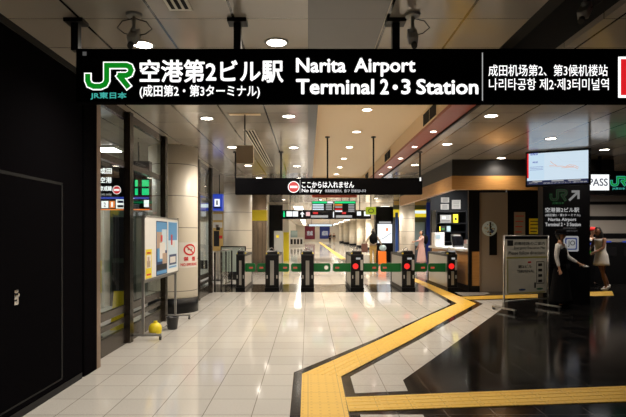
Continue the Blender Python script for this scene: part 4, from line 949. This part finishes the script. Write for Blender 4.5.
# ================================================================== PEOPLE
def skin_mesh(verts, edges, radii, sub=1):
    me = bpy.data.meshes.new('s'); me.from_pydata([tuple(v) for v in verts], edges, []); o = bpy.data.objects.new('s', me); COL.objects.link(o)
    md = o.modifiers.new('Skin', 'SKIN'); md.use_smooth_shade = True; md.branch_smoothing = .3
    for i, r in enumerate(radii): o.data.skin_vertices[0].data[i].radius = r if isinstance(r, tuple) else (r, r)
    o.data.skin_vertices[0].data[0].use_root = True
    s = o.modifiers.new('Sub', 'SUBSURF'); s.levels = sub; s.render_levels = sub
    dg = bpy.context.evaluated_depsgraph_get(); dg.update()
    m2 = bpy.data.meshes.new_from_object(o.evaluated_get(dg))
    bpy.data.objects.remove(o); bpy.data.meshes.remove(me)
    bm = NB(); bm.from_mesh(m2); bpy.data.meshes.remove(m2)
    for f in bm.faces: f.smooth = True; f.material_index = 0
    return bm
def base_joints():
    return dict(pel=(0, 0, .93), waist=(0, 0, 1.08), chest=(0, 0, 1.28), neck=(0, .005, 1.45), head=(0, -.01, 1.60),
        lsh=(.17, 0, 1.40), lel=(.22, .02, 1.12), lwr=(.24, -.06, .88), rsh=(-.17, 0, 1.40), rel=(-.22, .02, 1.12), rwr=(-.24, -.06, .88),
        lhip=(.09, 0, .88), lkn=(.10, -.01, .49), lan=(.10, .02, .09), rhip=(-.09, 0, .88), rkn=(-.10, -.01, .49), ran=(-.10, .02, .09))
def person(label, loc, rotz, H, pose, skin, hair, garments, female=False, group=None, headrot=0):
    """faces local -y; H total height"""
    J = base_joints(); J.update(pose); k = H/1.74
    J = {a: Vector(v)*k for a, v in J.items()}
    t = thing('person', label, 'person', loc, rotz, group)
    V = []; E = []; R = []; idx = {}
    def add(n, p, r, par=None):
        idx[n] = len(V); V.append(Vector(p)); R.append((r[0]*k, r[1]*k) if isinstance(r, tuple) else (r*k, r*k))
        if par is not None: E.append((idx[par], idx[n]))
    add('pel', J['pel'], (.145, .10)); add('waist', J['waist'], (.12 if female else .135, .09), 'pel'); add('chest', J['chest'], (.15, .105), 'waist')
    add('nb', J['chest'].lerp(J['neck'], .75), (.08, .06), 'chest'); add('neck', J['neck'], .052, 'nb'); add('hd', J['neck'].lerp(J['head'], .6), .048, 'neck')
    for s in 'lr':
        add(s+'sh', J[s+'sh'], .056, 'chest'); add(s+'ua', J[s+'sh'].lerp(J[s+'el'], .5), .045, s+'sh'); add(s+'el', J[s+'el'], .037, s+'ua')
        add(s+'fa', J[s+'el'].lerp(J[s+'wr'], .35), .036, s+'el'); add(s+'wr', J[s+'wr'], .024, s+'fa')
        d = (J[s+'wr']-J[s+'el']).normalized(); side = d.cross(Vector((1, 0, 0)))
        side = side.normalized() if side.length > .1 else Vector((0, 1, 0)); nr = d.cross(side).normalized()
        palm = J[s+'wr']+d*.055*k; add(s+'pa', palm, (.034, .018), s+'wr')
        for q, (off, ln) in enumerate(((-.027, .062), (-.009, .072), (.009, .068), (.027, .052))):
            r0 = palm+d*.03*k+side*off*k; add('%sf%d' % (s, q), r0, .0095, s+'pa'); c1 = r0+(d*.6-nr*.3*(1 if s == 'l' else -1)*.6).normalized()*ln*.55*k
            add('%sg%d' % (s, q), c1, .0085, '%sf%d' % (s, q)); add('%sh%d' % (s, q), c1+(d*.35-nr*.5*(1 if s == 'l' else -1)).normalized()*ln*.45*k, .0075, '%sg%d' % (s, q))
        tb = J[s+'wr']+d*.03*k-side*.028*k; add(s+'t0', tb, .011, s+'pa'); add(s+'t1', tb+(d*.7-side*.6).normalized()*.04*k, .009, s+'t0')
        add(s+'hip', J[s+'hip'], (.085, .085), 'pel'); add(s+'th', J[s+'hip'].lerp(J[s+'kn'], .5), .07, s+'hip'); add(s+'kn', J[s+'kn'], .052, s+'th')
        add(s+'ca', J[s+'kn'].lerp(J[s+'an'], .35), .052, s+'kn'); add(s+'an', J[s+'an'], .033, s+'ca'); add(s+'to', J[s+'an']+Vector((0, -.13, -.055))*k, .03, s+'an')
    bm = skin_mesh(V, E, R)
    # head
    hb = NB(); bmesh.ops.create_uvsphere(hb, u_segments=24, v_segments=18, radius=1)
    for v in hb.verts:
        x, y, z = v.co; f = 1 - .28*max(0, -z)**1.3
        y2 = y*f*1.0; x2 = x*f*.98
        if y < 0 and z < -.2: y2 = y*(1-.12*(-z))
        nx = math.exp(-((x/.13)**2)-((z+.12)/.2)**2) if y < 0 else 0
        eye = sum(math.exp(-((x-s*.38)/.16)**2-((z-.08)/.12)**2) for s in (-1, 1)) if y < 0 else 0
        y2 -= .16*nx; y2 += .07*eye
        v.co = Vector((x2*.076, y2*.093, z*.115))
    for f in hb.faces: f.smooth = True
    for s in (-1, 1):
        ball(hb, (s*.029, -.078, .010), (.011, .007, .007), 10, 1); ball(hb, (s*.029, -.0845, .010), (.005, .003, .005), 8, 2)
        ball(hb, (s*.076, .005, -.002), (.010, .018, .028), 10, 0); ball(hb, (s*.030, -.086, .030), (.016, .004, .003), 8, 2)
    ball(hb, (0, -.082, -.052), (.022, .007, .007), 10, 3); ball(hb, (0, -.098, -.016), (.012, .012, .012), 8, 0)
    HM = Matrix.Translation(J['head']) @ Matrix.Rotation(headrot, 4, 'Z') @ Matrix.Scale(k, 4)
    bmesh.ops.transform(hb, matrix=HM, verts=hb.verts)
    me = bpy.data.meshes.new('h'); hb.to_mesh(me); hb.free(); bm.from_mesh(me); bpy.data.meshes.remove(me)
    body = obj('body', bm, [skin, 'cloth_white', 'hair', mat('lip', (.35, .10, .08), .5)], t)
    # hair
    b = NB(); bmesh.ops.create_uvsphere(b, u_segments=24, v_segments=16, radius=1)
    kill = []
    for v in b.verts:
        x, y, z = v.co
        front = y < -.15 and z < .48+.25*abs(x)
        if front: v.co = Vector((x*.86, y*.72, z*.9))
        v.co = Vector((v.co.x*.087, v.co.y*.104+.006, v.co.z*.122+.008))
        if z < -.35: v.co.y = max(v.co.y, .0)
    if hair in ('long', 'ponytail'):
        ln = .30 if hair == 'long' else .24
        lathe(b, [(.05, 0), (.09, .06), (.10, .14), (.085, .22), (.05, .29)], (0, .06, -.24), 14, sx=1.05 if hair == 'long' else .5, sy=.65)
    if hair == 'bun': ball(b, (0, .085, .06), (.045, .04, .045), 12)
    if hair == 'topbun': ball(b, (0, .03, .145), (.045, .045, .04), 12)
    for f in b.faces: f.smooth = True
    bmesh.ops.transform(b, matrix=HM, verts=b.verts); obj('hair', b, 'hair', t)
    vested = any(g[0] == 'vest' for g in garments)
    def gshirt(m, g=1.16, sleeve='long', nm='shirt', neck=True):
        q = .93 if vested else 1.0
        V2 = [J['pel'], J['waist'], J['chest'], J['chest'].lerp(J['neck'], .62)]; R2 = [(.155*k*q, .11*k*q), (.142*k*q, .105*k*q), (.162*k*q, .12*k*q), (.08*k, .065*k)]; E2 = [(0, 1), (1, 2), (2, 3)]
        if sleeve:
            for s in 'lr':
                n0 = len(V2); V2 += [J[s+'sh'], J[s+'sh'].lerp(J[s+'el'], .5)]; R2 += [(.07*k,)*2, (.058*k,)*2]; E2 += [(2, n0), (n0, n0+1)]
                if sleeve == 'long': V2 += [J[s+'el'], J[s+'el'].lerp(J[s+'wr'], .9)]; R2 += [(.05*k,)*2, (.036*k,)*2]; E2 += [(n0+1, n0+2), (n0+2, n0+3)]
        obj(nm, skin_mesh(V2, E2, R2), m, t)
    for g in garments:
        if g[0] == 'shirt': gshirt(g[1], sleeve=g[2])
        elif g[0] == 'vest':
            b = skin_mesh([J['pel']*1.0, J['waist'], J['chest'], J['chest'].lerp(J['neck'], .45)], [(0, 1), (1, 2), (2, 3)], [(.195*k, .15*k), (.18*k, .15*k), (.20*k, .165*k), (.12*k, .11*k)]); obj('vest', b, g[1], t)
        elif g[0] == 'trousers':
            V2 = [J['pel']]; R2 = [(.155*k, .118*k)]; E2 = []
            for s in 'lr':
                n0 = len(V2); V2 += [J[s+'hip'], J[s+'hip'].lerp(J[s+'kn'], .5), J[s+'kn'], J[s+'an']+Vector((0, 0, .0))]; R2 += [(.1*k,)*2, (.086*k,)*2, (.068*k,)*2, (.055*k,)*2]; E2 += [(0, n0), (n0, n0+1), (n0+1, n0+2), (n0+2, n0+3)]
            obj('trousers', skin_mesh(V2, E2, R2), g[1], t)
        elif g[0] in ('skirt', 'dress'):
            z0 = g[2]*k; b = NB(); z1 = (1.06 if g[0] == 'skirt' else 1.36)*k; pr = []
            N = 12
            for i in range(N+1):
                z = z0+(z1-z0)*i/N; zz = z/k
                r = .15 if zz > 1.2 else (.128+.022*abs(zz-1.08)/.12 if zz > .96 else .165+(.96-zz)*g[3])
                pr.append((r*k, z))
            lathe(b, pr, (J['pel'].x, J['pel'].y, 0), 36, sy=.78)
            for v in b.verts:
                a = math.atan2(v.co.y, v.co.x); f = max(0, (.95-v.co.z/k))*.10
                v.co.x *= 1+f*.5*math.sin(a*9); v.co.y *= 1+f*.5*math.sin(a*9)
                wz = min(1, max(0, (v.co.z-J['pel'].z)/(J['chest'].z-J['pel'].z))); v.co.x += (J['chest'].x-J['pel'].x)*wz; v.co.y += (J['chest'].y-J['pel'].y)*wz
            obj(g[0], b, g[1], t)
        elif g[0] == 'shoes':
            for s in 'lr':
                b = NB(); a = J[s+'an']; ball(b, (a.x, a.y-.055*k, a.z-.048*k), (.045*k, .125*k, .040*k), 14); ball(b, (a.x, a.y+.01*k, a.z-.015*k), (.042*k, .05*k, .05*k), 12)
                for v in b.verts: v.co.z = max(v.co.z, a.z-.086*k)
                obj('shoe', b, g[1], t)
        elif g[0] in ('hat', 'cap'):
            b = NB(); h = J['head']; lathe(b, [(.095, .035), (.098, .06), (.095, .105), (.07, .135), (.001, .142)], seg=28, sy=1.12)
            if g[0] == 'hat': lathe(b, [(.165, .020), (.168, .028), (.098, .045), (.097, .03)], seg=28, sy=1.12)
            else: ball(b, (0, -.12, .045), (.07, .08, .008), 14)
            bmesh.ops.transform(b, matrix=HM, verts=b.verts); obj(g[0], b, g[1], t)
    return t
# attendant
st = person('attendant in black hat and vest over white shirt holding papers before the black pillar', (sx(560.5, 10.38), 10.38, .003), math.radians(48), 1.60,
    dict(lel=(.215, -.08, 1.12), lwr=(.22, -.32, .98), rel=(-.20, .03, 1.13), rwr=(-.19, -.03, .88)), 'skin', 'bun',
    [('shirt', 'cloth_white', 'long'), ('vest', 'cloth_black'), ('trousers', 'cloth_black'), ('shoes', 'cloth_black'), ('skirt', 'cloth_black', .12, .16), ('hat', 'cloth_black')], True)
t = thing('paper_sheaf', 'small sheaf of white papers held out by the attendant', 'papers', (0, 0, 0))
# woman in white dress
wd = person('woman with long dark hair in a short white strapless dress and sneakers', (sx(601.5, 13.5), 13.5, .012), math.radians(-72), 1.74,
    dict(lsh=(.16, -.06, 1.36), rsh=(-.16, -.06, 1.36), neck=(0, -.08, 1.42), head=(0, -.13, 1.55), chest=(0, -.05, 1.26), lel=(.20, -.16, 1.12), lwr=(.12, -.36, 1.02), rel=(-.20, -.14, 1.12), rwr=(-.12, -.34, 1.0),
    lkn=(.09, -.06, .49), lan=(.09, .06, .09), rkn=(-.09, .12, .50), ran=(-.09, .34, .11)), 'skin_brown', 'long', [('dress', 'cloth_white', .66, .16), ('shoes', 'cloth_white')], True)
# red cap person
person('person in red cap and white top behind the woman in white', (sx(591.5, 14.85), 14.85, .003), math.radians(40), 1.70, dict(), 'skin', 'short', [('shirt', 'cloth_white', 'short'), ('trousers', 'cloth_black'), ('shoes', 'cloth_black'), ('cap', 'cloth_red')])
# backpack traveller
tr = person('traveller seen from behind in beige top and mustard trousers wearing a backpack', (sx(373, 24.6), 24.6, 0), PI, 1.72, dict(lel=(.30, .0, 1.16), lwr=(.36, -.06, .98), rel=(-.34, 0, 1.14), rwr=(-.42, -.04, 1.0)), 'skin', 'topbun', [('vest', 'cloth_beige'), ('shirt', 'cloth_beige', 'long'), ('trousers', 'cloth_khaki'), ('shoes', 'blackprint')])
t = thing('backpack', 'small black backpack on the traveller in mustard trousers', 'backpack', (sx(373.4, 24.4), 24.40, 1.28)); b = NB(); ball(b, (0, 0, 0), (.20, .12, .26), 20); obj('pack_body', b, 'cloth_black', t); b = NB(); ball(b, (0, -.07, -.06), (.11, .05, .10), 14); obj('front_pocket', b, 'cloth_black', t)
for s in (-.09, .09): obj('strap', tube(NB(), [(s, .03, .19), (s, .14, .19), (s, .22, .10)], .014), 'cloth_black', t)
t = thing('suitcase', 'bright orange suitcase on wheels beside the backpack traveller', 'suitcase', (sx(381.8, 24.5), 24.4, 0)); obj('shell', box(NB(), -.19, .19, -.13, .13, .06, .68, bev=.04), 'orange', t)
obj('handle', tube(NB(), [(-.08, .08, .66), (-.08, .08, .95), (.08, .08, .95), (.08, .08, .66)], .01), 'grey_metal', t)
for x in (-.13, .13): b = NB(); tube(b, [(x-.02, 0, .03), (x+.02, 0, .03)], .03, 12); tube(b, [(x, 0, .03), (x, 0, .07)], .01); obj('wheel', b, 'rubber', t)
t = thing('pale_blue_bag', 'pale blue soft bag sitting on top of the orange suitcase', 'bag', (sx(382.6, 24.45), 24.36, .68)); b = NB(); ball(b, (0, -.0, .15), (.17, .12, .15), 16); obj('bag_body', b, 'cloth_lblue', t)
t = thing('brown_bag', 'brown shoulder bag hanging at the left side of the backpack traveller', 'bag', (sx(364.5, 24.5), 24.5, .62)); obj('bag_body', box(NB(), -.15, .15, -.08, .08, 0, .42, bev=.04), 'cloth_brown', t); obj('strap', tube(NB(), [(-.1, 0, .4), (-.02, 0, .62), (.1, 0, .4)], .012), 'cloth_brown', t)
t = thing('white_shopping_bag', 'white shopping bag on the floor beside the backpack traveller', 'bag', (sx(366.5, 24.7), 24.75, 0)); obj('bag_body', box(NB(), -.16, .16, -.08, .08, 0, .45, bev=.01), 'paper', t); obj('handle', tube(NB(), [(-.06, 0, .44), (0, 0, .6), (.06, 0, .44)], .008), 'paper', t)
person('woman in a long pink dress reaching out beside the round column', (sx(421.5, 23.3), 23.3, 0), math.radians(-75), 1.68, dict(lel=(.20, -.22, 1.25), lwr=(.16, -.45, 1.2), rel=(-.22, .02, 1.12), rwr=(-.2, -.1, .92)), 'skin', 'bun', [('shirt', 'cloth_pink', 'long'), ('dress', 'cloth_pink', .22, .16), ('shoes', 'blackprint')], True)
t = thing('black_backpack', 'black backpack on the back of the woman in the pink dress', 'backpack', (sx(425.8, 23.38), 23.38, 1.25)); b = NB(); ball(b, (0, 0, 0), (.11, .15, .22), 16); obj('pack_body', b, 'cloth_black', t); obj('strap', tube(NB(), [(-.02, .08, .19), (-.16, .08, .17), (-.2, .08, .05)], .014), 'cloth_black', t)
person('distant walker in black in the middle of the far corridor', (sx(330, 76), 76, 0), 0, 1.75, dict(lkn=(.1, -.1, .5), lan=(.1, -.15, .1)), 'skin', 'short', [('shirt', 'cloth_black', 'long'), ('trousers', 'cloth_black'), ('shoes', 'cloth_black')])
person('distant walker in dark clothes closer to the corridor columns', (sx(334, 80), 80, 0), 0, 1.68, dict(rkn=(-.1, -.1, .5), ran=(-.1, -.15, .1)), 'skin', 'short', [('shirt', 'cloth_black', 'long'), ('trousers', 'cloth_beige'), ('shoes', 'cloth_black')])
# papers in attendant's hand: located at the left wrist + palm
bpy.context.view_layer.update()
k = 1.60/1.74; hw_ = Vector((.22, -.32, .98))*k; hd_ = (Vector((.22, -.32, .98))-Vector((.215, -.08, 1.12))).normalized()
hp = st.matrix_world @ (hw_+hd_*.11)
t = [o for o in bpy.data.objects if o.name == 'paper_sheaf'][0]; t.location = hp; t.rotation_euler = (math.radians(20), 0, math.radians(40))
for i in range(3): obj('sheet', box(NB(), -.03, .12, -.05, .05, .004*i, .004*i+.003), 'cloth_white', t)
